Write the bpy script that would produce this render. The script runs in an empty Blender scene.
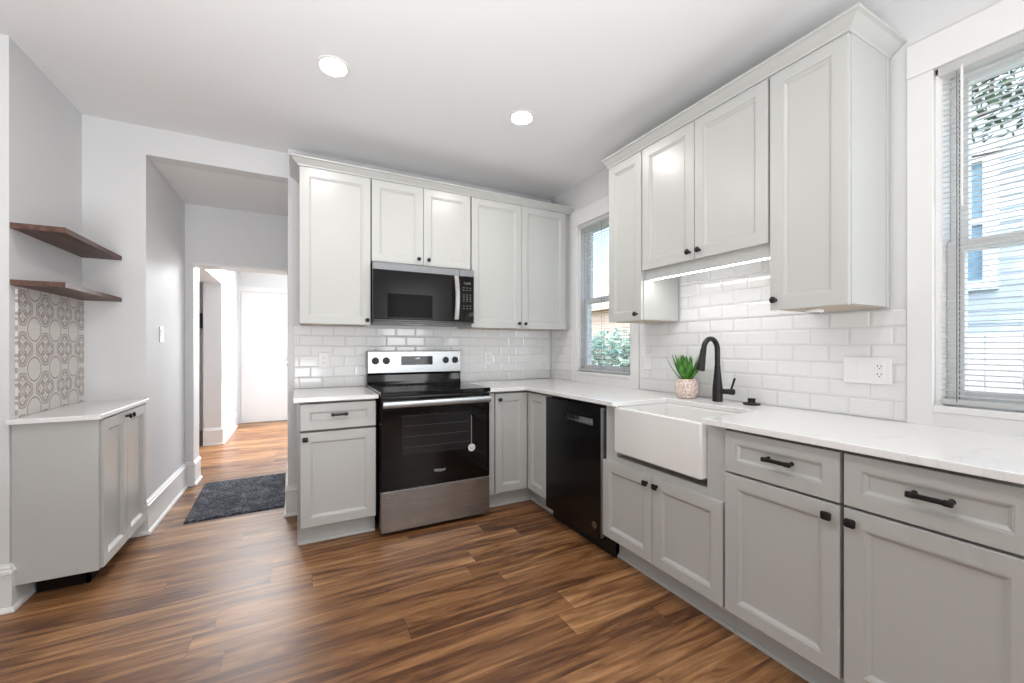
import bpy, bmesh, math, random
from mathutils import Vector, Matrix
random.seed(7)
PI = math.pi
SC = bpy.context.scene
COL = SC.collection

# ------------------------------------------------------------------ camera
F_PX, CX, CY, YAW, CAM_H = 409.98, 512.0, 347.11, 0.4794, 1.2185
cam_data = bpy.data.cameras.new('camera')
cam = bpy.data.objects.new('camera', cam_data)
COL.objects.link(cam)
cam_data.sensor_fit = 'HORIZONTAL'
cam_data.sensor_width = 36.0
cam_data.lens = 36.0 * F_PX / 1024.0
cam_data.shift_x = 0.0
cam_data.shift_y = (CY - 341.5) / 1024.0
cam_data.clip_start = 0.05
cam.location = (0, 0, CAM_H)
cam.rotation_euler = (PI / 2, 0, -YAW)
SC.camera = cam

# ------------------------------------------------------------------ exposure
vs = SC.view_settings
vs.view_transform = 'Standard'
vs.look = 'None'
vs.gamma = 1.0
vs.exposure = -0.36
vs.use_curve_mapping = False

# ------------------------------------------------------------------ world and daylight
w = bpy.data.worlds.new('daylight_sky')
SC.world = w
w.use_nodes = True
nt = w.node_tree
nt.nodes.clear()
wo = nt.nodes.new('ShaderNodeOutputWorld')
bg = nt.nodes.new('ShaderNodeBackground')
sky = nt.nodes.new('ShaderNodeTexSky')
sky.sky_type = 'NISHITA'
sky.sun_disc = False
sky.sun_elevation = math.radians(48)
sky.sun_rotation = math.radians(250)
sky.air_density = 1.0
sky.dust_density = 2.0
bg.inputs['Strength'].default_value = 0.9
nt.links.new(sky.outputs[0], bg.inputs['Color'])
nt.links.new(bg.outputs[0], wo.inputs['Surface'])


def area_light(name, loc, target, sx, sy, power, color=(1, 1, 1), spread=180):
    d = bpy.data.lights.new(name, 'AREA')
    d.shape = 'RECTANGLE'
    d.size, d.size_y = sx, sy
    d.energy = power
    d.color = color
    d.spread = math.radians(spread)
    o = bpy.data.objects.new(name, d)
    COL.objects.link(o)
    o.location = loc
    o.rotation_euler = (Vector(target) - Vector(loc)).to_track_quat('-Z', 'Y').to_euler()
    return o


# unseen fill lamps added beside and behind the camera, no windows there
area_light('rear_fill', (-0.1, -2.45, 1.30), (-0.5, 3.0, 1.45), 4.2, 2.2, 36, (0.96, 0.98, 1.0))
area_light('side_fill', (-2.52, 0.2, 1.5), (2, 1.2, 1.6), 2.2, 1.7, 12, (0.96, 0.98, 1.0))
area_light('rear_side_fill', (2.12, -1.25, 1.5), (-1.1, 2.6, 1.5), 1.6, 1.6, 64, (0.97, 0.985, 1.0))
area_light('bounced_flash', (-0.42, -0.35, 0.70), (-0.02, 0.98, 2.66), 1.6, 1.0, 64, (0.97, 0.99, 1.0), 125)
# daylight of the hall window, then two unseen fill lamps
area_light('hall_window_daylight', (1.42, 6.7, 1.65), (-0.5, 6.9, 0.7), 1.5, 1.5, 34, (0.93, 0.97, 1.0))
area_light('hall_end_fill', (0.50, 7.70, 1.45), (0.0, 3.0, 0.6), 1.0, 1.7, 60, (0.98, 0.99, 1.0))  # added fill toward the kitchen, hidden behind the stub wall
area_light('hall_glare_fill', (-0.45, 6.45, 2.38), (-0.42, 3.6, 0.0), 0.7, 0.6, 95, (0.96, 0.98, 1.0))  # added for glare on the kitchen floor, hidden above the doorway head

# low sun through the hall window only
hs = bpy.data.lights.new('hall_sunbeam', 'SPOT')
hs.energy = 12000
hs.color = (0.97, 0.985, 1.0)
hs.spot_size = math.radians(15)
hs.spot_blend = 0.05
hs.shadow_soft_size = 0.05
ho = bpy.data.objects.new('hall_sunbeam', hs)
COL.objects.link(ho)
ho.location = (8.5, 8.1, 7.0)
ho.rotation_euler = (Vector((1.5, 6.7, 1.63)) - ho.location).to_track_quat('-Z', 'Y').to_euler()

# sun on the neighbour's side of the house (comes over this roof, so none enters the kitchen)
sd = bpy.data.lights.new('sun', 'SUN')
sd.energy = 3.0
sd.angle = math.radians(1.0)
so = bpy.data.objects.new('sun', sd)
COL.objects.link(so)
so.rotation_euler = Vector((0.55, 0.25, -0.80)).to_track_quat('-Z', 'Y').to_euler()

# ------------------------------------------------------------------ room dimensions
XR = 2.19        # right wall drywall
YT = 3.376       # front of the tiles on the back wall
YB = 3.385       # furred back wall
YN = 3.475       # niche back wall / header
XL = -1.19       # niche left wall
XP = -0.885      # passage left wall
YW = 2.756       # wall that faces the camera at far left
H = 2.658
HP = 2.475       # passage ceiling
YD = 4.50        # wall with the hall doorway
Y0 = -2.55
X0 = -2.62
CT = 0.914       # worktop height


# ------------------------------------------------------------------ material helpers
def new_mat(name):
    m = bpy.data.materials.new(name)
    m.use_nodes = True
    t = m.node_tree
    b = t.nodes['Principled BSDF']
    return m, t, b


def node(t, kind, **kw):
    n = t.nodes.new(kind)
    for k, v in kw.items():
        if k.startswith('i_'):
            n.inputs[k[2:].replace('_', ' ')].default_value = v
        else:
            setattr(n, k, v)
    return n


def math_n(t, op, a, b=None, c=None):
    n = t.nodes.new('ShaderNodeMath')
    n.operation = op
    for i, v in enumerate((a, b, c)):
        if v is None:
            continue
        if isinstance(v, (int, float)):
            n.inputs[i].default_value = v
        else:
            t.links.new(v, n.inputs[i])
    return n.outputs[0]


def mixc(t, fac, a, b, blend='MIX'):
    n = t.nodes.new('ShaderNodeMix')
    n.data_type = 'RGBA'
    n.blend_type = blend
    for sock, v in ((n.inputs[0], fac), (n.inputs[6], a), (n.inputs[7], b)):
        if isinstance(v, (int, float)):
            sock.default_value = v
        elif isinstance(v, tuple):
            sock.default_value = v if len(v) == 4 else (*v, 1)
        else:
            t.links.new(v, sock)
    return n.outputs[2]


def ramp(t, fac, stops):
    n = t.nodes.new('ShaderNodeValToRGB')
    cr = n.color_ramp
    while len(cr.elements) < len(stops):
        cr.elements.new(0.5)
    for e, (p, c) in zip(cr.elements, stops):
        e.position = p
        e.color = (*c, 1) if len(c) == 3 else c
    t.links.new(fac, n.inputs[0])
    return n.outputs[0]


def paint(name, col, rough=0.4, var=0.02, bump=0.0, scale=6.0, metal=0.0, coat=0.0, spec=0.5):
    """plain painted or moulded surface with a faint procedural mottling"""
    m, t, b = new_mat(name)
    tc = node(t, 'ShaderNodeTexCoord')
    nz = node(t, 'ShaderNodeTexNoise', i_Scale=scale, i_Detail=3.0)
    t.links.new(tc.outputs['Object'], nz.inputs['Vector'])
    lo = tuple(max(0, c * (1 - var)) for c in col)
    hi = tuple(min(1, c * (1 + var)) for c in col)
    c = mixc(t, nz.outputs[0], lo, hi)
    t.links.new(c, b.inputs['Base Color'])
    b.inputs['Roughness'].default_value = rough
    b.inputs['Metallic'].default_value = metal
    b.inputs['Coat Weight'].default_value = coat
    b.inputs['Specular IOR Level'].default_value = spec
    if bump:
        n2 = node(t, 'ShaderNodeTexNoise', i_Scale=scale * 25, i_Detail=2.0)
        t.links.new(tc.outputs['Object'], n2.inputs['Vector'])
        bp = node(t, 'ShaderNodeBump', i_Strength=bump, i_Distance=0.002)
        t.links.new(n2.outputs[0], bp.inputs['Height'])
        t.links.new(bp.outputs[0], b.inputs['Normal'])
    return m


def emit_mat(name, col, strength):
    m, t, b = new_mat(name)
    b.inputs['Base Color'].default_value = (*col, 1)
    b.inputs['Emission Color'].default_value = (*col, 1)
    b.inputs['Emission Strength'].default_value = strength
    return m


M = {}
M['wall'] = paint('wall_paint', (0.70, 0.705, 0.71), 0.6, 0.01, 0.04)
M['ceiling'] = paint('ceiling_paint', (0.80, 0.80, 0.805), 0.75, 0.01, 0.04)
M['trim'] = paint('trim_paint', (0.78, 0.78, 0.775), 0.35, 0.01)
M['cabinet'] = paint('cabinet_paint', (0.505, 0.512, 0.498), 0.30, 0.01)
M['inner'] = paint('cabinet_underside', (0.50, 0.42, 0.34), 0.6, 0.05)
M['dark'] = paint('shade_dark_board', (0.012, 0.008, 0.006), 0.8, 0.1, spec=0.1)  # near black to carry the shade under the niche cabinet
M['black_metal'] = paint('matte_black_metal', (0.012, 0.012, 0.012), 0.38, 0.1, metal=0.3)
M['black_gloss'] = paint('black_glass', (0.003, 0.003, 0.003), 0.06, 0.0, spec=0.35)
M['black_enamel'] = paint('black_enamel', (0.008, 0.008, 0.008), 0.22, 0.0)
M['mw_glass'] = paint('smoked_glass', (0.013, 0.013, 0.014), 0.15, 0.0, spec=0.14)
M['mw_window'] = paint('oven_window_glass', (0.003, 0.003, 0.003), 0.15, 0.0, spec=0.05)
M['oven_window'] = paint('oven_window_tint', (0.013, 0.013, 0.014), 0.07, 0.0, spec=0.35)
M['plastic_white'] = paint('white_plastic', (0.80, 0.80, 0.79), 0.3, 0.0)
M['plastic_black'] = paint('black_plastic', (0.01, 0.01, 0.01), 0.35, 0.0)
M['ceramic'] = paint('white_fireclay', (0.80, 0.80, 0.79), 0.12, 0.005, coat=0.5)
M['tile'] = paint('glossy_white_tile', (0.77, 0.775, 0.775), 0.10, 0.01, coat=0.3)
M['grout'] = paint('light_grey_grout', (0.62, 0.62, 0.61), 0.85, 0.05)
M['print'] = paint('pale_print', (0.55, 0.55, 0.55), 0.5, 0.0)
M['grey_print'] = paint('grey_print', (0.22, 0.22, 0.22), 0.5, 0.0)
M['oven_rack'] = paint('dim_rack_wire', (0.055, 0.055, 0.055), 0.4, 0.0)
M['soil'] = paint('dark_soil', (0.03, 0.02, 0.014), 0.95, 0.4, 0.5, 60)
M['slat'] = paint('white_vinyl_slat', (0.83, 0.83, 0.82), 0.4, 0.0)
M['sash'] = paint('white_sash_paint', (0.86, 0.86, 0.86), 0.35, 0.0)
_t = M['slat'].node_tree
_tl = _t.nodes.new('ShaderNodeBsdfTranslucent')
_tl.inputs[0].default_value = (0.85, 0.85, 0.84, 1)
_mx = _t.nodes.new('ShaderNodeMixShader')
_mx.inputs[0].default_value = 0.62
_t.links.new(_t.nodes['Principled BSDF'].outputs[0], _mx.inputs[1])
_t.links.new(_tl.outputs[0], _mx.inputs[2])
_t.links.new(_mx.outputs[0], _t.nodes['Material Output'].inputs[0])
M['cord'] = paint('white_cord', (0.75, 0.75, 0.74), 0.7, 0.0)
M['ladder'] = paint('shadow_grey_ladder_cord', (0.20, 0.20, 0.20), 0.8, 0.0)  # cords greyed to stand in for shadow dashes between the slats
M['led'] = emit_mat('led_diffuser', (1.0, 0.93, 0.82), 14.0)
M['strip_led'] = emit_mat('led_strip_diffuser', (1.0, 0.98, 0.95), 28.0)
M['digits'] = emit_mat('lit_digits', (0.75, 0.9, 1.0), 1.2)
M['bark'] = paint('bark', (0.10, 0.08, 0.065), 0.9, 0.3, 0.5, 20)
M['roof'] = paint('roof_shingle', (0.16, 0.15, 0.15), 0.9, 0.2, 0.5, 8)
M['lawn'] = paint('grass_ground', (0.10, 0.16, 0.05), 0.95, 0.3, 0.5, 5)


def mat_stainless(name, col, rough, axis='X'):
    m, t, b = new_mat(name)
    tc = node(t, 'ShaderNodeTexCoord')
    mp = node(t, 'ShaderNodeMapping')
    mp.inputs['Scale'].default_value = (3, 1400, 1400) if axis == 'X' else (1400, 1400, 3)
    nz = node(t, 'ShaderNodeTexNoise', i_Scale=2.0, i_Detail=2.0)
    t.links.new(tc.outputs['Object'], mp.inputs['Vector'])
    t.links.new(mp.outputs[0], nz.inputs['Vector'])
    c = mixc(t, nz.outputs[0], tuple(x * 0.97 for x in col), tuple(min(1, x * 1.03) for x in col))
    t.links.new(c, b.inputs['Base Color'])
    b.inputs['Metallic'].default_value = 1.0
    r = math_n(t, 'MULTIPLY_ADD', nz.outputs[0], 0.04, rough - 0.02)
    t.links.new(r, b.inputs['Roughness'])
    b.inputs['Anisotropic'].default_value = 0.8
    tg = node(t, 'ShaderNodeTangent', direction_type='RADIAL', axis='Z' if axis == 'X' else 'X')
    t.links.new(tg.outputs[0], b.inputs['Tangent'])
    return m


M['steel'] = mat_stainless('brushed_stainless', (0.40, 0.418, 0.432), 0.27)
M['bright_steel'] = mat_stainless('polished_stainless', (0.72, 0.71, 0.70), 0.2, 'Z')
M['black_steel'] = mat_stainless('black_stainless', (0.060, 0.062, 0.066), 0.24)
M['chrome'] = paint('satin_nickel', (0.6, 0.6, 0.6), 0.25, 0.0, metal=1.0)


def mat_floor():
    m, t, b = new_mat('vinyl_plank_floor')
    tc = node(t, 'ShaderNodeTexCoord')
    sp = node(t, 'ShaderNodeSeparateXYZ')
    t.links.new(tc.outputs['Object'], sp.inputs[0])
    x, y = sp.outputs[0], sp.outputs[1]
    PWID, PLEN = 0.150, 1.22
    rowf = math_n(t, 'DIVIDE', math_n(t, 'ADD', y, 20.04), PWID)
    row = math_n(t, 'FLOOR', rowf)
    wn = node(t, 'ShaderNodeTexWhiteNoise', noise_dimensions='1D')
    t.links.new(row, wn.inputs['W'])
    xo = math_n(t, 'ADD', math_n(t, 'DIVIDE', math_n(t, 'ADD', x, 40), PLEN), math_n(t, 'MULTIPLY', wn.outputs[0], 7.0))
    idx = math_n(t, 'FLOOR', xo)
    cb = node(t, 'ShaderNodeCombineXYZ')
    t.links.new(row, cb.inputs[0])
    t.links.new(idx, cb.inputs[1])
    w2 = node(t, 'ShaderNodeTexWhiteNoise', noise_dimensions='2D')
    t.links.new(cb.outputs[0], w2.inputs['Vector'])
    # grain stretched along the plank, shifted for every plank
    g = node(t, 'ShaderNodeCombineXYZ')
    t.links.new(math_n(t, 'MULTIPLY', x, 1.0), g.inputs[0])
    t.links.new(math_n(t, 'MULTIPLY', y, 11.0), g.inputs[1])
    t.links.new(math_n(t, 'MULTIPLY', w2.outputs[0], 57.0), g.inputs[2])
    n1 = node(t, 'ShaderNodeTexNoise', i_Scale=1.55, i_Detail=5.0, i_Roughness=0.6, i_Distortion=1.1)
    t.links.new(g.outputs[0], n1.inputs['Vector'])
    g2 = node(t, 'ShaderNodeCombineXYZ')
    t.links.new(math_n(t, 'MULTIPLY', x, 6.0), g2.inputs[0])
    t.links.new(math_n(t, 'MULTIPLY', y, 110.0), g2.inputs[1])
    t.links.new(math_n(t, 'MULTIPLY', w2.outputs[0], 31.0), g2.inputs[2])
    n2 = node(t, 'ShaderNodeTexNoise', i_Scale=1.2, i_Detail=4.0, i_Roughness=0.65)
    t.links.new(g2.outputs[0], n2.inputs['Vector'])
    fac = math_n(t, 'ADD', math_n(t, 'MULTIPLY', n1.outputs[0], 1.15), math_n(t, 'MULTIPLY', n2.outputs[0], 0.26))
    fac = math_n(t, 'ADD', fac, math_n(t, 'MULTIPLY_ADD', w2.outputs[0], 0.20, -0.30))
    c = ramp(t, fac, [(0.16, (0.040, 0.016, 0.008)), (0.36, (0.115, 0.047, 0.020)), (0.50, (0.215, 0.098, 0.039)),
                      (0.64, (0.330, 0.165, 0.070)), (0.84, (0.52, 0.290, 0.135))])
    # joints
    fy = math_n(t, 'FRACT', rowf)
    fx = math_n(t, 'FRACT', xo)
    ey = math_n(t, 'MULTIPLY', math_n(t, 'MINIMUM', fy, math_n(t, 'SUBTRACT', 1.0, fy)), PWID)
    ex = math_n(t, 'MULTIPLY', math_n(t, 'MINIMUM', fx, math_n(t, 'SUBTRACT', 1.0, fx)), PLEN)
    e = math_n(t, 'MINIMUM', ey, ex)
    j = math_n(t, 'LESS_THAN', e, 0.0011)
    c2 = mixc(t, math_n(t, 'MULTIPLY', j, 0.6), c, (0.03, 0.015, 0.008))
    t.links.new(c2, b.inputs['Base Color'])
    t.links.new(math_n(t, 'MULTIPLY_ADD', n2.outputs[0], 0.14, 0.33), b.inputs['Roughness'])
    bp = node(t, 'ShaderNodeBump', i_Strength=0.22, i_Distance=0.0015)
    t.links.new(math_n(t, 'SUBTRACT', n2.outputs[0], math_n(t, 'MULTIPLY', j, 1.2)), bp.inputs['Height'])
    t.links.new(bp.outputs[0], b.inputs['Normal'])
    b.inputs['Specular IOR Level'].default_value = 0.45
    return m


def mat_quartz():
    m, t, b = new_mat('white_quartz')
    tc = node(t, 'ShaderNodeTexCoord')
    n0 = node(t, 'ShaderNodeTexNoise', i_Scale=1.3, i_Detail=4.0)
    t.links.new(tc.outputs['Object'], n0.inputs['Vector'])
    wv = node(t, 'ShaderNodeTexNoise', i_Scale=2.2, i_Detail=6.0, i_Distortion=1.8)
    t.links.new(tc.outputs['Object'], wv.inputs['Vector'])
    d = math_n(t, 'ABSOLUTE', math_n(t, 'SUBTRACT', wv.outputs[0], 0.5))
    v = math_n(t, 'MULTIPLY', math_n(t, 'LESS_THAN', d, 0.012), n0.outputs[0])
    c = mixc(t, math_n(t, 'MULTIPLY', v, 0.35), (0.80, 0.80, 0.795), (0.6, 0.6, 0.6))
    t.links.new(c, b.inputs['Base Color'])
    b.inputs['Roughness'].default_value = 0.13
    return m


def mat_walnut():
    m, t, b = new_mat('walnut_board')
    tc = node(t, 'ShaderNodeTexCoord')
    mp = node(t, 'ShaderNodeMapping')
    mp.inputs['Scale'].default_value = (18, 1.6, 18)
    t.links.new(tc.outputs['Object'], mp.inputs['Vector'])
    n = node(t, 'ShaderNodeTexNoise', i_Scale=2.0, i_Detail=6.0, i_Distortion=0.6)
    t.links.new(mp.outputs[0], n.inputs['Vector'])
    c = ramp(t, n.outputs[0], [(0.3, (0.058, 0.026, 0.018)), (0.5, (0.105, 0.050, 0.035)), (0.7, (0.165, 0.085, 0.060))])
    t.links.new(c, b.inputs['Base Color'])
    b.inputs['Roughness'].default_value = 0.5
    return m


def mat_pattern_tile(y_ref, z_ref, P):
    """stencilled octagon-and-circle encaustic pattern on a wall in the YZ plane"""
    m, t, b = new_mat('patterned_wall_tile')
    tc = node(t, 'ShaderNodeTexCoord')
    sp = node(t, 'ShaderNodeSeparateXYZ')
    t.links.new(tc.outputs['Object'], sp.inputs[0])
    u = math_n(t, 'DIVIDE', math_n(t, 'SUBTRACT', sp.outputs[1], y_ref), P)
    v = math_n(t, 'DIVIDE', math_n(t, 'SUBTRACT', sp.outputs[2], z_ref), P)

    def polar(us, vs):
        r = math_n(t, 'SQRT', math_n(t, 'ADD', math_n(t, 'MULTIPLY', us, us), math_n(t, 'MULTIPLY', vs, vs)))
        a = math_n(t, 'ARCTAN2', vs, us)
        return r, a

    def cent(s, off):
        return math_n(t, 'SUBTRACT', math_n(t, 'FRACT', math_n(t, 'ADD', s, 40.5 + off)), 0.5)

    def band(val, c0, wd):
        return math_n(t, 'LESS_THAN', math_n(t, 'ABSOLUTE', math_n(t, 'SUBTRACT', val, c0)), wd)

    # circles sit at the lattice points, medallions half a period away
    rc, ac = polar(cent(u, 0.0), cent(v, 0.0))
    rm, am = polar(cent(u, 0.5), cent(v, 0.5))
    ring = band(rc, 0.295, 0.022)
    d1 = math_n(t, 'SUBTRACT', rm, 0.435)
    d2 = math_n(t, 'SUBTRACT', 0.365, rc)
    d = math_n(t, 'MAXIMUM', d1, d2)
    rim = band(d, -0.020, 0.020)
    inside = math_n(t, 'LESS_THAN', d, -0.060)
    c8 = math_n(t, 'COSINE', math_n(t, 'MULTIPLY', am, 8.0))
    c4 = math_n(t, 'COSINE', math_n(t, 'MULTIPLY', am, 4.0))
    rs = math_n(t, 'SINE', math_n(t, 'MULTIPLY', rm, 36.0))
    pet = math_n(t, 'MULTIPLY_ADD', c8, rs, math_n(t, 'MULTIPLY', c4, math_n(t, 'COSINE', math_n(t, 'MULTIPLY', rm, 17.0))))
    fil = math_n(t, 'GREATER_THAN', pet, -0.12)
    med = math_n(t, 'MULTIPLY', inside, fil)
    mask = math_n(t, 'MAXIMUM', math_n(t, 'MAXIMUM', ring, rim), med)
    # tile joints run through the circle centres and half way
    fu = math_n(t, 'ABSOLUTE', cent(u, 0.0))
    fv = math_n(t, 'ABSOLUTE', cent(v, 0.0))
    joint = math_n(t, 'LESS_THAN', math_n(t, 'MINIMUM', fu, fv), 0.006)
    nz = node(t, 'ShaderNodeTexNoise', i_Scale=60.0, i_Detail=4.0)
    t.links.new(tc.outputs['Object'], nz.inputs['Vector'])
    wear = math_n(t, 'MULTIPLY_ADD', nz.outputs[0], 0.5, 0.6)
    ink = mixc(t, nz.outputs[0], (0.27, 0.215, 0.195), (0.38, 0.32, 0.29))
    c = mixc(t, math_n(t, 'MULTIPLY', mask, wear), (0.70, 0.665, 0.63), ink)
    c = mixc(t, math_n(t, 'MULTIPLY', joint, 0.4), c, (0.5, 0.48, 0.46))
    t.links.new(c, b.inputs['Base Color'])
    b.inputs['Roughness'].default_value = 0.4
    return m


def mat_rug():
    m, t, b = new_mat('charcoal_rug_pile')
    tc = node(t, 'ShaderNodeTexCoord')
    n = node(t, 'ShaderNodeTexNoise', i_Scale=55.0, i_Detail=5.0, i_Roughness=0.8)
    n2 = node(t, 'ShaderNodeTexNoise', i_Scale=9.0, i_Detail=3.0)
    t.links.new(tc.outputs['Object'], n.inputs['Vector'])
    t.links.new(tc.outputs['Object'], n2.inputs['Vector'])
    f = math_n(t, 'ADD', math_n(t, 'MULTIPLY', n.outputs[0], 0.75), math_n(t, 'MULTIPLY', n2.outputs[0], 0.25))
    c = ramp(t, f, [(0.38, (0.008, 0.009, 0.014)), (0.5, (0.045, 0.049, 0.064)), (0.62, (0.20, 0.21, 0.25))])
    t.links.new(c, b.inputs['Base Color'])
    b.inputs['Roughness'].default_value = 0.95
    bp = node(t, 'ShaderNodeBump', i_Strength=0.9, i_Distance=0.008)
    t.links.new(n.outputs[0], bp.inputs['Height'])
    t.links.new(bp.outputs[0], b.inputs['Normal'])
    return m


def mat_glass():
    m = bpy.data.materials.new('window_glass')
    m.use_nodes = True
    t = m.node_tree
    t.nodes.clear()
    o = node(t, 'ShaderNodeOutputMaterial')
    tr = node(t, 'ShaderNodeBsdfTransparent')
    tr.inputs[0].default_value = (0.96, 0.98, 0.98, 1)
    gl = node(t, 'ShaderNodeBsdfGlossy')
    gl.inputs['Roughness'].default_value = 0.02
    lw = node(t, 'ShaderNodeLayerWeight')
    lw.inputs[0].default_value = 0.5
    fr = t.nodes.new('ShaderNodeMath')
    fr.operation = 'MULTIPLY_ADD'
    pw = math_n(t, 'POWER', lw.outputs['Facing'], 5.0)
    t.links.new(pw, fr.inputs[0])
    fr.inputs[1].default_value = 0.5
    fr.inputs[2].default_value = 0.04
    mx = node(t, 'ShaderNodeMixShader')
    t.links.new(fr.outputs[0], mx.inputs[0])
    t.links.new(tr.outputs[0], mx.inputs[1])
    t.links.new(gl.outputs[0], mx.inputs[2])
    t.links.new(mx.outputs[0], o.inputs[0])
    return m


def mat_leaf(name, a, bcol, scale=6.0):
    m, t, b = new_mat(name)
    tc = node(t, 'ShaderNodeTexCoord')
    n = node(t, 'ShaderNodeTexNoise', i_Scale=scale, i_Detail=3.0)
    t.links.new(tc.outputs['Object'], n.inputs['Vector'])
    t.links.new(ramp(t, n.outputs[0], [(0.35, a), (0.65, bcol)]), b.inputs['Base Color'])
    b.inputs['Roughness'].default_value = 0.4
    return m


def mat_pot():
    m, t, b = new_mat('pink_speckled_ceramic')
    tc = node(t, 'ShaderNodeTexCoord')
    n = node(t, 'ShaderNodeTexNoise', i_Scale=140.0, i_Detail=3.0)
    t.links.new(tc.outputs['Object'], n.inputs['Vector'])
    t.links.new(ramp(t, n.outputs[0], [(0.4, (0.42, 0.27, 0.22)), (0.5, (0.72, 0.58, 0.52)), (0.62, (0.80, 0.71, 0.66))]), b.inputs['Base Color'])
    b.inputs['Roughness'].default_value = 0.2
    return m


M['floor'] = mat_floor()
M['quartz'] = mat_quartz()
M['walnut'] = mat_walnut()
M['pattern'] = mat_pattern_tile(2.938, 1.308, 0.2)
M['rug'] = mat_rug()
M['glass'] = mat_glass()
M['succulent'] = mat_leaf('succulent_leaf', (0.020, 0.11, 0.012), (0.10, 0.30, 0.035), 30)
M['tree_leaf'] = mat_leaf('tree_leaf', (0.02, 0.06, 0.025), (0.10, 0.20, 0.07), 3)
M['hedge_leaf'] = mat_leaf('hedge_leaf', (0.12, 0.28, 0.22), (0.42, 0.50, 0.36), 3)
M['pot'] = mat_pot()
M['siding'] = paint('pale_blue_siding', (0.56, 0.63, 0.68), 0.7, 0.03)
M['siding_warm'] = paint('warm_siding', (0.62, 0.46, 0.38), 0.8, 0.08)
M['far_glass'] = paint('neighbour_glass', (0.22, 0.36, 0.45), 0.15, 0.1)


# ------------------------------------------------------------------ mesh helpers
def box(bm, lo, hi, bev=0.0, seg=1):
    lo = Vector(lo)
    hi = Vector(hi)
    r = bmesh.ops.create_cube(bm, size=1.0)
    vs_ = r['verts']
    c, s = (lo + hi) / 2, hi - lo
    for v in vs_:
        v.co = Vector((v.co.x * s.x, v.co.y * s.y, v.co.z * s.z)) + c
    if bev > 0:
        ed = set()
        for v in vs_:
            ed.update(v.link_edges)
        bmesh.ops.bevel(bm, geom=list(ed), offset=bev, offset_type='OFFSET', segments=seg, profile=0.5, affect='EDGES')


def loops_solid(bm, loops, cap_start=True, cap_end=True):
    """skin a list of closed vertex loops of equal length"""
    rings = [[bm.verts.new(p) for p in lp] for lp in loops]
    n = len(rings[0])
    for a, b in zip(rings, rings[1:]):
        for i in range(n):
            j = (i + 1) % n
            try:
                bm.faces.new((a[i], a[j], b[j], b[i]))
            except ValueError:
                pass
    if cap_start:
        bm.faces.new(rings[0][::-1])
    if cap_end:
        bm.faces.new(rings[-1])


def panel(bm, x0, x1, z0, z1, steps, y=0.0):
    """rectangular door, drawer or panel seen from -y: steps = (inset, forward distance from y)"""
    lps = []
    for ins, fw in steps:
        lps.append([(x0 + ins, y - fw, z0 + ins), (x1 - ins, y - fw, z0 + ins), (x1 - ins, y - fw, z1 - ins), (x0 + ins, y - fw, z1 - ins)])
    loops_solid(bm, lps)


DOOR = [(0, -0.019), (0, -0.0015), (0.0015, 0), (0.053, 0), (0.0542, -0.0035), (0.058, -0.0035), (0.068, -0.0105), (0.0705, -0.0105), (0.0709, -0.0125)]
DRAWER = [(0, -0.019), (0, -0.0015), (0.0015, 0), (0.047, 0), (0.0482, -0.0035), (0.052, -0.0035), (0.061, -0.0105), (0.0635, -0.0105), (0.0639, -0.0125)]


def lathe(bm, prof, n=24, center=(0, 0, 0), mat=None, cap=True):
    mt = mat or Matrix.Identity(4)
    c = Vector(center)
    lps = []
    for r, z in prof:
        lps.append([c + mt @ Vector((r * math.cos(2 * PI * i / n), r * math.sin(2 * PI * i / n), z)) for i in range(n)])
    loops_solid(bm, lps, cap, cap)


def tube(bm, pts, r, n=12, cap=True):
    pts = [Vector(p) for p in pts]
    rs = r if isinstance(r, (list, tuple)) else [r] * len(pts)
    tang = []
    for i in range(len(pts)):
        a = pts[max(0, i - 1)]
        b = pts[min(len(pts) - 1, i + 1)]
        tang.append((b - a).normalized())
    up = Vector((0, 0, 1)) if abs(tang[0].z) < 0.9 else Vector((0, 1, 0))
    nrm = (up - tang[0] * up.dot(tang[0])).normalized()
    lps = []
    for p, t_, rr in zip(pts, tang, rs):
        nrm = (nrm - t_ * nrm.dot(t_)).normalized()
        bn = t_.cross(nrm)
        lps.append([p + nrm * (rr * math.cos(2 * PI * k / n)) + bn * (rr * math.sin(2 * PI * k / n)) for k in range(n)])
    loops_solid(bm, lps, cap, cap)


def extrude_profile(bm, prof, p0, p1, out, up=(0, 0, 1), m0=0.0, m1=0.0):
    """sweep profile (outward, height) from p0 to p1; m0/m1 = mitre: shift along the run per unit outward"""
    p0, p1, out, up = Vector(p0), Vector(p1), Vector(out), Vector(up)
    d = (p1 - p0).normalized()
    a = [p0 + out * o + up * h + d * (m0 * o) for o, h in prof]
    b = [p1 + out * o + up * h + d * (m1 * o) for o, h in prof]
    loops_solid(bm, [a, b])


def poly_prism(bm, pts, z0, z1):
    loops_solid(bm, [[(x, y, z0) for x, y in pts], [(x, y, z1) for x, y in pts]])


def obj(name, bm, m, parent=None, smooth=None, bevel=None):
    bmesh.ops.recalc_face_normals(bm, faces=bm.faces[:])
    me = bpy.data.meshes.new(name)
    bm.to_mesh(me)
    bm.free()
    me.materials.append(m)
    if smooth is not None:
        for p in me.polygons:
            p.use_smooth = True
        me.set_sharp_from_angle(angle=math.radians(smooth))
    o = bpy.data.objects.new(name, me)
    COL.objects.link(o)
    if parent is not None:
        o.parent = parent
    if bevel:
        md = o.modifiers.new('bevel', 'BEVEL')
        md.width = bevel
        md.segments = 2
        md.limit_method = 'ANGLE'
    return o


def thing(name, label, cat, loc=(0, 0, 0), rotz=0.0, group=None):
    o = bpy.data.objects.new(name, None)
    o.empty_display_size = 0.1
    COL.objects.link(o)
    o.location = loc
    o.rotation_euler = (0, 0, rotz)
    o['label'] = label
    o['category'] = cat
    if group:
        o['group'] = group
    return o


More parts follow.
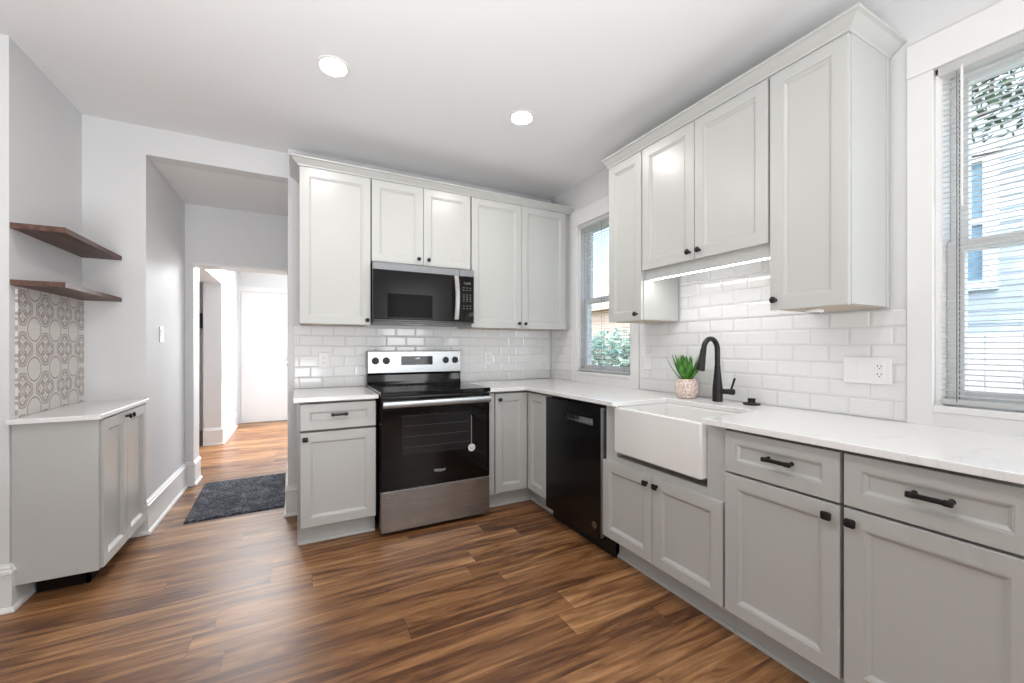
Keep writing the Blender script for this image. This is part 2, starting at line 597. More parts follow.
def tag(o, label, cat, group=None):
    o['label'] = label
    o['category'] = cat
    if group:
        o['group'] = group
    return o


def struct(name, bm, m, parent=None, smooth=None):
    o = obj(name, bm, m, parent, smooth)
    if parent is None:
        o['kind'] = 'structure'
    return o


def boxes(*bl, bev=0.0):
    bm = bmesh.new()
    for lo, hi in bl:
        box(bm, lo, hi, bev)
    return bm


def text_mesh(name, body, size, m, parent, loc, rot, extrude=0.0004, sx=1.0):
    cu = bpy.data.curves.new(name, 'FONT')
    cu.body = body
    cu.size = size
    cu.extrude = extrude
    cu.align_x = 'CENTER'
    cu.align_y = 'CENTER'
    tmp = bpy.data.objects.new(name + '_tmp', cu)
    COL.objects.link(tmp)
    dg = bpy.context.evaluated_depsgraph_get()
    me = bpy.data.meshes.new_from_object(tmp.evaluated_get(dg))
    bpy.data.objects.remove(tmp)
    bpy.data.curves.remove(cu)
    me.materials.clear()
    me.materials.append(m)
    o = bpy.data.objects.new(name, me)
    COL.objects.link(o)
    o.parent = parent
    o.location = loc
    o.rotation_euler = rot
    o.scale = (sx, 1, 1)
    return o


# ================================================================== THE SETTING
T = 0.15
struct('floor', boxes(((X0 - T, Y0 - T, -0.1), (XR + T, 8.3, 0.0))), M['floor'])

# window openings in the right wall (y from, y to, z from, z to)
W1 = (-0.22, 0.655, 0.972, 2.292)
W2 = (2.285, 2.945, 0.985, 2.285)
bm = bmesh.new()
for y0, y1, z0, z1 in ((Y0 - T, W1[0], 0, H), (W1[0], W1[1], 0, W1[2]), (W1[0], W1[1], W1[3], H), (W1[1], W2[0], 0, H),
                       (W2[0], W2[1], 0, W2[2]), (W2[0], W2[1], W2[3], H), (W2[1], YB + 0.2, 0, H)):
    box(bm, (XR, y0, z0), (XR + T, y1, z1))
struct('wall_right', bm, M['wall'])

struct('wall_back', boxes(((-0.07, YB, 0), (XR, YB + 0.2, H)),
                          ((XL - T, YN, 0), (XP, YN + 0.12, H)),
                          ((XP, YN, HP), (-0.07, YN + 0.12, H))), M['wall'])
struct('wall_left', boxes(((XL - T, YW, 0), (XL, YN, H)), ((X0 - T, YW, 0), (XL - T, YW + 0.12, H))), M['wall'])
struct('wall_side', boxes(((X0 - T, Y0, 0), (X0, YW, H))), M['wall'])
struct('wall_rear', boxes(((X0, Y0 - T, 0), (XR, Y0, H))), M['wall'])
struct('ceiling', boxes(((X0 - T, Y0 - T, H), (XR + T, YN + 0.12, H + 0.1))), M['ceiling'])

# passage behind the opening
struct('wall_passage_left', boxes(((XP - 0.12, YN + 0.12, 0), (XP, YD, HP))), M['wall'])
struct('wall_passage_right', boxes(((-0.07, YB + 0.2, 0), (0.05, YD, HP))), M['wall'])
struct('ceiling_passage', boxes(((XP - 0.12, YN + 0.12, HP), (0.05, YD + 0.22, HP + 0.1))), M['ceiling'])
DX0, DX1, DZ = -0.827, -0.085, 1.965
struct('wall_passage_end', boxes(((XP - 0.12, YD, 0), (DX0, YD + 0.22, HP)), ((DX1, YD, 0), (0.05, YD + 0.22, HP)),
                                 ((DX0, YD, DZ), (DX1, YD + 0.22, HP))), M['wall'])
# hall beyond
HH = 2.46
struct('wall_hall_left', boxes(((-1.05, 6.26, 0), (-0.86, 7.42, HH)), ((-1.9, 7.42, 0), (-0.86, 7.54, HH)),
                               ((-2.0, YD + 0.22, 0), (-1.9, 7.54, HH)), ((-1.9, YD + 0.22, 2.02), (-0.86, 6.26, HH))), M['wall'])
struct('wall_hall_near', boxes(((-1.9, YD + 0.10, 0), (XP - 0.12, YD + 0.22, HH)), ((0.05, YD + 0.10, 0), (1.5, YD + 0.22, HH))), M['wall'])
struct('wall_hall_far', boxes(((-0.86, 7.82, 0), (1.62, 7.94, HH)), ((-0.98, 7.54, 0), (-0.86, 7.94, HH))), M['wall'])
struct('wall_hall_right', boxes(((1.5, YD + 0.1, 0), (1.62, 5.9, HH)), ((1.5, 5.9, 0), (1.62, 7.5, 0.85)), ((1.5, 5.9, 2.42), (1.62, 7.5, HH)),
                                ((1.5, 7.5, 0), (1.62, 7.82, HH))), M['wall'])
struct('ceiling_hall', boxes(((-2.0, YD + 0.22, HH), (1.62, 7.94, HH + 0.1))), M['ceiling'])

# ---- baseboards: board, cap and shoe in one profile
BB = [(0, 0), (0.028, 0), (0.028, 0.008), (0.022, 0.018), (0.015, 0.021), (0.015, 0.168), (0.019, 0.172), (0.019, 0.186),
      (0.013, 0.192), (0.012, 0.202), (0.006, 0.208), (0.005, 0.214), (0, 0.216)]


def baseboard(name, runs):
    bm = bmesh.new()
    for p0, p1, out, m0, m1 in runs:
        extrude_profile(bm, BB, (*p0, 0), (*p1, 0), (*out, 0), m0=m0, m1=m1)
    return struct(name, bm, M['trim'], smooth=25)


baseboard('baseboard_left', [((X0, YW), (XL, YW), (0, -1), 0, 1), ((XL, YW), (XL, YN), (1, 0), -1, -1)])
baseboard('baseboard_niche', [((XL, YN), (XP, YN), (0, -1), 1, 1)])
baseboard('baseboard_passage', [((XP, YN), (XP, YD), (1, 0), -1, -1), ((XP, YD), (DX0, YD), (0, -1), 1, 1),
                                ((DX0, YD), (DX0, YD + 0.22), (1, 0), -1, 1)])
baseboard('baseboard_stub', [((-0.07, YB), (0.0, YB), (0, -1), -1, 0), ((-0.07, YB), (-0.07, YD), (-1, 0), -1, 0)])
baseboard('baseboard_hall', [((-1.05, 6.26), (-0.86, 6.26), (0, -1), 0, 1), ((-0.86, 6.26), (-0.86, 7.54), (1, 0), -1, 0)])

# ---- doorway lining (bright jamb strip)
struct('trim_doorway', boxes(((DX0, YD - 0.004, 0.215), (DX0 + 0.005, YD + 0.224, DZ - 0.018)), ((DX1 - 0.012, YD - 0.006, 0), (DX1, YD + 0.226, DZ)),
                             ((DX0, YD - 0.006, DZ - 0.018), (DX1, YD + 0.226, DZ)), bev=0.001), M['trim'])


# ---- windows
def window(name, W, meet, lab):
    y0, y1, z0, z1 = W
    root = bpy.data.objects.new(name, None)
    COL.objects.link(root)
    root['kind'] = 'structure'
    root.location = (XR, (y0 + y1) / 2, z0)
    off = -Vector(root.location)

    def add(nm, bm, m, smooth=None):
        bmesh.ops.translate(bm, verts=bm.verts[:], vec=off)
        return obj(nm, bm, m, root, smooth)
    x = XR
    # jamb lining
    add('jamb', boxes(((x + 0.005, y0, z0), (x + 0.12, y0 + 0.02, z1)), ((x + 0.005, y1 - 0.02, z0), (x + 0.12, y1, z1)),
                      ((x + 0.005, y0, z1 - 0.02), (x + 0.12, y1, z1)), ((x + 0.005, y0, z0), (x + 0.13, y1, z0 + 0.02)), bev=0.001), M['sash'])
    a, b_ = y0 + 0.021, y1 - 0.021
    st = 0.048
    for nm, sx, s0, s1 in (('lower_sash', x + 0.045, z0 + 0.02, meet + 0.02), ('upper_sash', x + 0.082, meet - 0.02, z1 - 0.02)):
        add(nm, boxes(((sx, a, s0), (sx + 0.034, a + st, s1)), ((sx, b_ - st, s0), (sx + 0.034, b_, s1)),
                      ((sx, a + st, s0), (sx + 0.034, b_ - st, s0 + (0.06 if nm == 'lower_sash' else 0.04))),
                      ((sx, a + st, s1 - 0.04), (sx + 0.034, b_ - st, s1)), bev=0.0015), M['sash'])
        add('glass_pane', boxes(((sx + 0.014, a + st, s0 + 0.04), (sx + 0.018, b_ - st, s1 - 0.04))), M['glass'])
    cw = 0.077
    add('casing', boxes(((x - 0.018, y1, CT), (x, y1 + cw, z1)), ((x - 0.018, y0 - cw, CT), (x, y0, z1)), bev=0.0015), M['trim'])
    add('head_casing', boxes(((x - 0.021, y0 - cw, z1 + 0.001), (x, y1 + cw, z1 + 0.132)), bev=0.0015), M['trim'])
    add('apron', boxes(((x - 0.016, y0, CT), (x, y1, z0))), M['trim'])
    add('sill', boxes(((x - 0.022, y0 + 0.001, z0 - 0.004), (x + 0.03, y1 - 0.001, z0 + 0.022)), bev=0.003), M['trim'])
    return root


window('window_1', W1, 1.606, 'near')
window('window_2', W2, 1.62, 'far')


def blind(label, W, wand_y, group):
    y0, y1, z0, z1 = W
    y0 += 0.026
    y1 -= 0.012
    xc = XR + 0.006
    bot = z0 + 0.030
    root = thing('window_blind', label, 'blind', (xc, (y0 + y1) / 2, bot), 0, group)
    off = -Vector(root.location)

    def add(nm, bm, m, smooth=None):
        bmesh.ops.translate(bm, verts=bm.verts[:], vec=off)
        return obj(nm, bm, m, root, smooth)
    top = z1 - 0.002
    add('headrail', boxes(((xc - 0.020, y0, top - 0.036), (xc + 0.018, y1, top)), bev=0.003), M['slat'])
    add('bottom_rail', boxes(((xc - 0.014, y0 + 0.003, bot), (xc + 0.014, y1 - 0.003, bot + 0.020)), bev=0.004), M['slat'])
    bm = bmesh.new()
    z = bot + 0.034
    tilt = math.radians(7)
    while z < top - 0.045:
        prof = []
        for k in range(5):
            s = (k / 4 - 0.5)
            prof.append((s * 0.025 * math.cos(tilt), s * 0.025 * math.sin(tilt) + 0.0022 * (1 - 4 * s * s)))
        ring = [(p, q) for p, q in prof] + [(p, q - 0.0007) for p, q in prof[::-1]]
        loops_solid(bm, [[(xc + p, y0 + 0.004, z + q) for p, q in ring], [(xc + p, y1 - 0.004, z + q) for p, q in ring]])
        z += 0.0198
    add('slats', bm, M['slat'], 40)
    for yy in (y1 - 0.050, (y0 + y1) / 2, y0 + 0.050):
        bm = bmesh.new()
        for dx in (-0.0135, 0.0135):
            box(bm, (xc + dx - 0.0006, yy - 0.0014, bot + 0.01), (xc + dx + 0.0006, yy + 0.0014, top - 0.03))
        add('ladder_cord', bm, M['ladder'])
    bm = bmesh.new()
    tube(bm, [(xc - 0.026, wand_y, top - 0.03), (xc - 0.026, wand_y, top - 0.55)], 0.004, 6)
    add('tilt_wand', bm, M['cord'], 40)
    return root


blind('white slatted blind raised open over the near window at right edge of the sink wall', W1, W1[1] - 0.078, 'white slatted window blinds')
blind('white slatted blind in the far window beside the corner of the kitchen', W2, W2[1] - 0.06, 'white slatted window blinds')

# ================================================================== CABINETS
# local frame of a cabinet: x to the right along its face, -y out of the face (door front at y = 0), z up


def knob_base(bm, x, z):
    """square pillow knob on a round stem"""
    rot = Matrix.Rotation(PI / 2, 4, 'X')
    lathe(bm, [(0.0075, 0), (0.0055, 0.008), (0.006, 0.016)], 12, (x, 0, z), rot)
    lps = []
    for hw, y in ((0.010, -0.014), (0.0145, -0.017), (0.0155, -0.021), (0.0145, -0.025), (0.010, -0.0275)):
        pts = []
        c = hw * 0.45
        for qx, qz in ((1, 1), (-1, 1), (-1, -1), (1, -1)):
            for k in range(4):
                a = math.atan2(qz, qx) - PI / 4 + k * PI / 6
                pts.append((x + qx * (hw - c) + c * math.cos(a), y, z + (qz * (hw - c) + c * math.sin(a)) * 0.93))
        lps.append(pts)
    loops_solid(bm, lps)


def knob_round(bm, x, z):
    rot = Matrix.Rotation(PI / 2, 4, 'X')
    lathe(bm, [(0.008, 0), (0.0055, 0.006), (0.0055, 0.014), (0.011, 0.017), (0.0145, 0.021), (0.0145, 0.025), (0.010, 0.0285), (0.004, 0.0295)], 20, (x, 0, z), rot)


def pull(bm, xa, xb, z):
    for x in (xa, xb):
        lathe(bm, [(0.0085, 0), (0.007, 0.006), (0.0065, 0.026)], 12, (x, 0, z), Matrix.Rotation(PI / 2, 4, 'X'))
        box(bm, (x - 0.0105, -0.036, z - 0.0085), (x + 0.0105, -0.022, z + 0.0085), 0.003, 2)
    box(bm, (xa, -0.035, z - 0.007), (xb, -0.023, z + 0.007), 0.0025, 2)


def door(root, x0, x1, z0, z1, knob=None, kind='round', name='door'):
    bm = bmesh.new()
    panel(bm, x0, x1, z0, z1, DOOR)
    d = obj(name, bm, M['cabinet'], root)
    if knob:
        bm = bmesh.new()
        (knob_round if kind == 'round' else knob_base)(bm, *knob)
        k = obj('knob', bm, M['black_metal'], d, 35)
        k['label'] = 'small black knob'
    return d


def drawer(root, x0, x1, z0, z1, pl=None):
    bm = bmesh.new()
    panel(bm, x0, x1, z0, z1, DRAWER)
    d = obj('drawer', bm, M['cabinet'], root)
    if pl:
        bm = bmesh.new()
        pull(bm, *pl)
        k = obj('handle', bm, M['black_metal'], d, 35)
        k['label'] = 'black bar pull'
    return d


def carcass(root, x0, x1, z0, z1, depth, slots=(), topgap=0.0, il=0.0045, ir=0.0045):
    # body, and a face frame set in at the joints so that the gaps between doors stay deep and dark
    zs = [z0] + [q for sl in slots for q in sl] + [z1 - topgap]
    bl = [((x0, 0.075, z0), (x1, depth, z1))]
    for za, zb in zip(zs[0::2], zs[1::2]):
        bl.append(((x0 + il, 0.0205, za), (x1 - ir, 0.075, zb)))
    return obj('carcass', boxes(*bl), M['cabinet'], root)


def toe(root, x0, x1, depth=0.085):
    bm = bmesh.new()
    box(bm, (x0, depth, 0.0), (x1, depth + 0.015, 0.118))
    extrude_profile(bm, [(0, 0), (0.0135, 0), (0.0135, 0.006), (0.010, 0.014), (0.0, 0.019)], (x0, depth, 0), (x1, depth, 0), (0, -1, 0))
    return obj('toe_kick', bm, M['cabinet'], root)


BY, UY = YT - 0.61, YT - 0.33          # door faces on the back wall
BX, UX = 2.1832 - 0.61, 2.1832 - 0.33  # door faces on the right wall
ZB = 0.127

# ---- base cabinet left of the range
r = thing('base_cabinet', 'grey base cabinet with one drawer and door left of the range', 'cabinet', (0.0, BY, 0))
carcass(r, 0.0, 0.449, 0.118, 0.876, 0.602, [(0.6985, 0.7125)], 0.010)
toe(r, 0.0, 0.449)
obj('end_panel', boxes(((-0.008, 0.072, 0.0), (-0.0005, 0.602, 0.876))), M['cabinet'], r)
drawer(r, 0.008, 0.443, 0.713, 0.872, (0.186, 0.262, 0.802))
door(r, 0.008, 0.443, ZB, 0.698, (0.034, 0.662), 'base')

# ---- corner base cabinet: two doors meeting in the inside corner
r = thing('corner_base_cabinet', 'grey corner base cabinet with two doors meeting between range and dishwasher', 'cabinet', (1.2255, BY, 0))
cx = BX - 1.2255
obj('carcass', boxes(((0.0, 0.0205, 0.118), (cx + 0.60, 0.075, 0.868)), ((0.0, 0.075, 0.118), (cx + 0.60, 0.602, 0.876)), ((cx + 0.0205, -0.2785, 0.118), (cx + 0.075, 0.0205, 0.868)), ((cx + 0.075, -0.2785, 0.118), (cx + 0.60, 0.0205, 0.876)), bev=0.0008), M['cabinet'], r)
bm = bmesh.new()
box(bm, (0, 0.085, 0), (cx + 0.1, 0.1, 0.118))
box(bm, (cx + 0.085, -0.27, 0), (cx + 0.1, 0.09, 0.118))
sh = [(0, 0), (0.0135, 0), (0.0135, 0.006), (0.010, 0.014), (0.0, 0.019)]
extrude_profile(bm, sh, (0, 0.085, 0), (cx + 0.085, 0.085, 0), (0, -1, 0), m1=-1)
extrude_profile(bm, sh, (cx + 0.085, 0.085, 0), (cx + 0.085, -0.27, 0), (-1, 0, 0), m0=1)
obj('toe_kick', bm, M['cabinet'], r)
obj('filler_strip', boxes(((0.004, 0.004, 0.118), (0.066, 0.0205, 0.876)), bev=0.001), M['cabinet'], r)
door(r, 0.074, cx - 0.006, ZB, 0.870, (0.106, 0.826), 'round')
bm = bmesh.new()
panel(bm, 0.006, 0.268, ZB, 0.870, DOOR)
bmesh.ops.transform(bm, matrix=Matrix.Translation((cx, 0, 0)) @ Matrix.Rotation(-PI / 2, 4, 'Z'), verts=bm.verts[:])
obj('door', bm, M['cabinet'], r)

# ---- right run: roots at the door face, local x runs toward the camera (-Y)
RZ = -PI / 2
Y_SINK = 1.884
r = thing('sink_base_cabinet', 'grey base cabinet with two doors under the white farmhouse sink', 'cabinet', (BX, Y_SINK, 0), RZ)
bm = boxes(((0.014, 0.0205, 0.118), (0.770, 0.602, 0.600)), ((0.014, 0.0205, 0.600), (0.105, 0.602, 0.876)), ((0.680, 0.0205, 0.600), (0.770, 0.602, 0.876)), bev=0.0008)
obj('carcass', bm, M['cabinet'], r)
toe(r, 0.052, 0.770)
door(r, 0.003, 0.3785, ZB, 0.566, (0.348, 0.528), 'base')
door(r, 0.3825, 0.767, ZB, 0.566, (0.413, 0.528), 'base')


def drawer_base(label, ya, yb, pull_y, knob_y):
    w_ = ya - yb
    r = thing('base_cabinet', label, 'cabinet', (BX, ya, 0), RZ)
    carcass(r, 0.0, w_, 0.118, 0.876, 0.602, [(0.6975, 0.7055)], 0.010)
    toe(r, 0.0, w_)
    drawer(r, 0.006, w_ - 0.0035, 0.706, 0.873, (ya - pull_y[0], ya - pull_y[1], 0.798))
    door(r, 0.006, w_ - 0.0035, ZB, 0.697, (ya - knob_y, 0.658), 'base')
    return r


drawer_base('grey base cabinet with drawer and door immediately right of the sink', 1.112, 0.694, (0.9265, 0.8445), 0.728)
drawer_base('grey base cabinet with drawer and door cut by the right edge of the photo', 0.692, 0.276, (0.5135, 0.4365), 0.661)


# ---- wall cabinets
def upper(label, loc, rz, w_, z0, z1, doors, depth=0.321, bottom=True, il=0.0045, ir=0.0045):
    r = thing('wall_cabinet', label, 'cabinet', (loc[0], loc[1], 0), rz)
    carcass(r, 0.0, w_, z0 + 0.004, z1, depth, il=il, ir=ir)
    for (a, b_, kn) in doors:
        door(r, a, b_, z0, z1 - 0.008, kn, 'round')
    if bottom:
        o = obj('underside', boxes(((0.018, 0.045, z0 + 0.0005), (w_ - 0.018, depth - 0.002, z0 + 0.006))), M['inner'], r)
        o['label'] = 'bare wood underside'
    return r


ZU, ZT = 1.376, 2.424
upper('single door wall cabinet left of the microwave', (0.0, UY), 0, 0.4545, ZU, ZT, [(0.004, 0.4515, (0.428, 1.408))], il=0.0)
upper('short double door wall cabinet directly above the microwave', (0.456, UY), 0, 0.7585, 1.832, ZT,
      [(0.004, 0.3735, (0.338, 1.874)), (0.3775, 0.7545, (0.413, 1.874))], bottom=False)
r = upper('double door wall cabinet right of the microwave in the corner', (1.216, UY), 0, 0.917, ZU, ZT,
          [(0.006, 0.4585, (0.430, 1.416)), (0.4625, 0.914, (0.490, 1.416))])
obj('scribe_filler', boxes(((0.9175, 0.035, ZU), (0.971, 0.05, ZT))), M['cabinet'], r)

upper('narrow wall cabinet beside the far window on the sink wall', (UX, 2.156), RZ, 0.302, ZU + 0.008, ZT, [(0.004, 0.298, (0.264, 1.423))], il=0.0, ir=0.0)
r = upper('short double door wall cabinet over the sink', (UX, 1.852), RZ, 0.760, 1.684, ZT,
          [(0.004, 0.372, (0.345, 1.725)), (0.376, 0.756, (0.407, 1.725))], bottom=False)
obj('light_rail', boxes(((0.002, 0.030, 1.626), (0.758, 0.045, 1.687)), bev=0.0015), M['cabinet'], r)
r = upper('tall single door wall cabinet nearest the camera next to the near window', (UX, 1.090), RZ, 0.299, ZU + 0.006, ZT, [(0.004, 0.2965, (0.029, 1.424))], ir=0.0)
obj('scribe_strip', boxes(((0.2992, 0.300, ZU + 0.006), (0.3025, 0.321, ZT))), M['cabinet'], r)

# ---- crown mouldings
CR = [(0, 0), (0.006, 0.0), (0.010, 0.008), (0.020, 0.014), (0.044, 0.034), (0.050, 0.036), (0.057, 0.038), (0.057, 0.046), (0.0, 0.046)]
ZC = ZT - 0.006
bm = bmesh.new()
extrude_profile(bm, CR, (-0.001, UY, ZC), (2.187, UY, ZC), (0, -1, 0), m0=-1, m1=0)
extrude_profile(bm, CR, (-0.001, YB - 0.001, ZC), (-0.001, UY, ZC), (-1, 0, 0), m0=0, m1=1)
tag(obj('crown_moulding', bm, M['cabinet'], None, 20), 'crown moulding along the top of the wall cabinets above the range', 'moulding')
bm = bmesh.new()
extrude_profile(bm, CR, (UX, 2.156, ZC), (UX, 0.793, ZC), (-1, 0, 0), m0=0, m1=1)
extrude_profile(bm, CR, (UX, 0.793, ZC), (XR - 0.001, 0.793, ZC), (0, -1, 0), m0=-1, m1=0)
tag(obj('crown_moulding', bm, M['cabinet'], None, 20), 'crown moulding along the top of the wall cabinets on the sink wall', 'moulding')

# ---- niche cabinet at left (faces +X)
NZ = 0.860
NB = 0.104
r = thing('base_cabinet', 'grey double door cabinet in the left niche below two wooden shelves', 'cabinet', (-0.875, 2.768, 0), PI / 2)
obj('carcass', boxes(((0.020, 0.0205, NB), (0.690, 0.295, NZ)), bev=0.0008), M['cabinet'], r)
obj('end_panel', boxes(((0.0, 0.012, NB), (0.0195, 0.3135, NZ)), bev=0.0012), M['cabinet'], r)
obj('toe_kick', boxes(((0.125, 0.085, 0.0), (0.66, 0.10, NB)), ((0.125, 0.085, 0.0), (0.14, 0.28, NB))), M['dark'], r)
door(r, 0.024, 0.345, NB + 0.002, NZ - 0.008, (0.322, 0.826), 'round')
door(r, 0.349, 0.672, NB + 0.002, NZ - 0.008, (0.374, 0.826), 'round')


# ================================================================== WORKTOPS
def worktop(label, pts, z0, z1):
    bm = bmesh.new()
    poly_prism(bm, pts, z0, z1)
    return tag(obj('worktop', bm, M['quartz'], None, None, 0.003), label, 'worktop')


ZW = 0.8885
worktop('short white quartz worktop left of the range', [(-0.030, YT + 0.004), (-0.030, BY - 0.035), (0.4555, BY - 0.035), (0.4555, YT + 0.004)], ZW, CT)


def arc(cx_, cy_, r_, a0, a1, n=5):
    return [(cx_ + r_ * math.cos(math.radians(a0 + (a1 - a0) * i / n)), cy_ + r_ * math.sin(math.radians(a0 + (a1 - a0) * i / n))) for i in range(n + 1)]


FX = BX - 0.035
pts = [(1.2265, YT + 0.004), (1.2265, BY - 0.035), (FX, BY - 0.035)]
pts += [(FX, 1.770)] + arc(FX + 0.022, 1.743 + 0.022, 0.022, 180, 270)
pts += [(1.94, 1.743), (1.94, 1.193)]
pts += arc(FX + 0.004, 1.193 - 0.004, 0.004, 90, 180) + [(FX, 0.262), (XR - 0.003, 0.262), (XR - 0.003, YT + 0.004)]
worktop('long white quartz worktop turning the corner and running under both windows', pts, ZW, CT)
worktop('small white quartz worktop on the niche cabinet at left', [(XL, 2.728), (-0.867, 2.728), (-0.867, YN - 0.0005), (XL, YN - 0.0005)], NZ + 0.001, 0.885)


# ================================================================== TILES
def subway(root, to_world, rects, row0, rows, phase, L=0.1560, Ph=0.0777, off=Vector((0, 0, 0))):
    """bevelled 3x6 tiles; rects = (u0,u1,z0,z1); to_world(u, depth, z)"""
    bmT, bmG = bmesh.new(), bmesh.new()
    g = 0.0014
    for (u0, u1, z0, z1) in rects:
        P8 = [to_world(u, d, z) - off for d in (0.0, 0.0035) for (u, z) in ((u0, z0), (u1, z0), (u1, z1), (u0, z1))]
        loops_solid(bmG, [P8[:4], P8[4:]])
        for k in range(rows):
            a, b_ = row0 + k * Ph, row0 + (k + 1) * Ph
            a2, b2 = max(a, z0), min(b_, z1)
            if b2 - a2 < 0.012:
                continue
            sh_ = phase if k % 2 else 0.0
            n0 = int(math.floor((u0 - sh_) / L)) - 1
            n1 = int(math.ceil((u1 - sh_) / L)) + 1
            for i in range(n0, n1):
                p, q = max(sh_ + i * L, u0), min(sh_ + (i + 1) * L, u1)
                if q - p < 0.012:
                    continue
                lps = []
                jit = random.uniform(-0.0003, 0.0003)
                for ins, dep in ((0, 0.002), (0, 0.0045), (0.0085, 0.0064 + jit)):
                    lps.append([to_world(uu, dep, zz) - off for uu, zz in ((p + g + ins, a2 + g + ins), (q - g - ins, a2 + g + ins), (q - g - ins, b2 - g - ins), (p + g + ins, b2 - g - ins))])
                loops_solid(bmT, lps)
    obj('grout', bmG, M['grout'], root)
    obj('tiles', bmT, M['tile'], root)


R0 = 0.9165
r = thing('tile_backsplash', 'white glossy subway tiles on the wall directly above the range', 'backsplash', (1.0, YB, 0.914))
subway(r, lambda u, d, z: Vector((u, YB - d - 0.0005, z)), [(-0.035, XR - 0.011, CT + 0.001, 1.3755)], R0, 6, 0.0755, off=Vector(r.location))
r = thing('tile_backsplash', 'white glossy subway tiles on the wall right of the potted plant and faucet', 'backsplash', (XR, 1.4, 0.914))
subway(r, lambda u, d, z: Vector((XR - d - 0.0005, u, z)), [(0.736, 2.204, CT + 0.001, 1.377), (1.094, 1.850, 1.379, 1.690)], R0, 10, 0.078, 0.1555, off=Vector(r.location))
r = thing('tile_backsplash', 'narrow strip of white subway tiles between far window and kitchen corner', 'backsplash', (XR, 3.2, 0.914))
subway(r, lambda u, d, z: Vector((XR - d - 0.0005, u, z)), [(3.026, YB - 0.010, CT + 0.001, 1.3755)], R0, 6, 0.078, 0.1555, off=Vector(r.location))

o = obj('patterned_tile_panel', boxes(((XL + 0.0005, 2.800, 0.886), (XL + 0.010, YN - 0.004, 1.506))), M['pattern'])
tag(o, 'panel of taupe patterned tiles on the niche wall under the lower shelf', 'tiles')

# ---- floating shelves
for lab, z in (('upper of two dark wooden floating shelves in the left niche', 1.772), ('lower wooden floating shelf just above the patterned tiles', 1.507)):
    bm = boxes(((XL + 0.0005, 2.760, z), (-1.003, YN - 0.001, z + 0.026)), bev=0.001)
    tag(obj('floating_shelf', bm, M['walnut']), lab, 'shelf', 'floating shelves in the niche')

# ================================================================== RANGE
RX, RYF = 0.4625, YT - 0.682
RW = 0.757
r = thing('electric_range', 'stainless and black freestanding electric range between the base cabinets', 'range', (RX, RYF, 0))
D = 0.64
obj('body', boxes(((0.004, 0.045, 0.03), (RW - 0.004, D, 0.900)), bev=0.002), M['black_enamel'], r)
for fx in (0.05, RW - 0.05):
    for fy in (0.09, D - 0.06):
        bm = bmesh.new()
        lathe(bm, [(0.018, 0), (0.018, 0.008), (0.010, 0.012), (0.010, 0.031)], 12, (fx, fy, 0))
        obj('foot', bm, M['plastic_black'], r, 35)
o = obj('storage_drawer', boxes(((0.001, 0.0, 0.028), (RW - 0.001, 0.044, 0.290)), bev=0.003), M['steel'], r)
o['label'] = 'brushed stainless storage drawer'
dr = obj('oven_door', boxes(((0.001, 0.0, 0.293), (RW - 0.001, 0.044, 0.886)), bev=0.003), M['black_gloss'], r)
obj('window', boxes(((0.138, -0.0008, 0.515), (0.610, 0.004, 0.765)), bev=0.0004), M['oven_window'], dr)
bm = bmesh.new()
for x_a, x_b, z_a, z_b in ((0.132, 0.138, 0.509, 0.771), (0.610, 0.616, 0.509, 0.771), (0.138, 0.610, 0.765, 0.771), (0.138, 0.610, 0.509, 0.515)):
    box(bm, (x_a, -0.0009, z_a), (x_b, 0.004, z_b))
obj('window_border', bm, M['black_enamel'], dr)
bm = bmesh.new()
for k in range(3):
    zz = 0.560 + k * 0.07
    box(bm, (0.15, 0.0041 - 0.0062, zz), (0.60, 0.0041 - 0.0055, zz + 0.0022))
obj('rack_lines', bm, M['oven_rack'], dr)
# wide flat handle
bm = bmesh.new()
hp = [(-0.030, 0.826), (-0.040, 0.832), (-0.043, 0.850), (-0.040, 0.868), (-0.030, 0.874), (-0.024, 0.868), (-0.024, 0.832)]
loops_solid(bm, [[(0.008, a, b_) for a, b_ in hp], [(RW - 0.008, a, b_) for a, b_ in hp]])
for hx in (0.014, RW - 0.044):
    box(bm, (hx, -0.028, 0.836), (hx + 0.03, 0.004, 0.864), 0.003)
o = obj('handle', bm, M['steel'], dr, 30)
o['label'] = 'wide stainless oven handle'
lg = text_mesh('logo', 'Whirlpool', 0.0235, M['print'], dr, (0.385, -0.0012, 0.388), (PI / 2, 0, 0), sx=0.8)
bm = bmesh.new()
sw = [(0.385 + 0.040 * math.cos(a) * 1.0, -0.0012, 0.388 + 0.012 * math.sin(a)) for a in [math.radians(d_) for d_ in range(200, 400, 20)]]
tube(bm, sw, 0.0006, 5)
obj('logo_swoosh', bm, M['print'], dr)
# round feature sticker and a thin grey strip above it
bm = bmesh.new()
lathe(bm, [(0.0265, 0), (0.0265, 0.001)], 24, (0.618, 0.0, 0.512), Matrix.Rotation(PI / 2, 4, 'X'))
o = obj('sticker', bm, M['plastic_white'], dr)
bm = bmesh.new()
for ra, rb in ((0.0085, 0.0125), (0.0195, 0.0215)):
    n = 24
    for i in range(n):
        a0, a1 = 2 * PI * i / n, 2 * PI * (i + 1) / n
        if ra < 0.01 and i in (3, 4, 5, 6):
            continue
        v = [bm.verts.new((0.618 + rr * math.cos(a), -0.0014, 0.512 + rr * math.sin(a))) for rr, a in ((ra, a0), (rb, a0), (rb, a1), (ra, a1))]
        bm.faces.new(v)
box(bm, (0.615, -0.0016, 0.507), (0.6185, -0.0011, 0.516))
obj('sticker_print', bm, M['grey_print'], o)
obj('door_strip', boxes(((0.613, -0.0014, 0.540), (0.6185, -0.0004, 0.738))), M['grey_print'], dr)
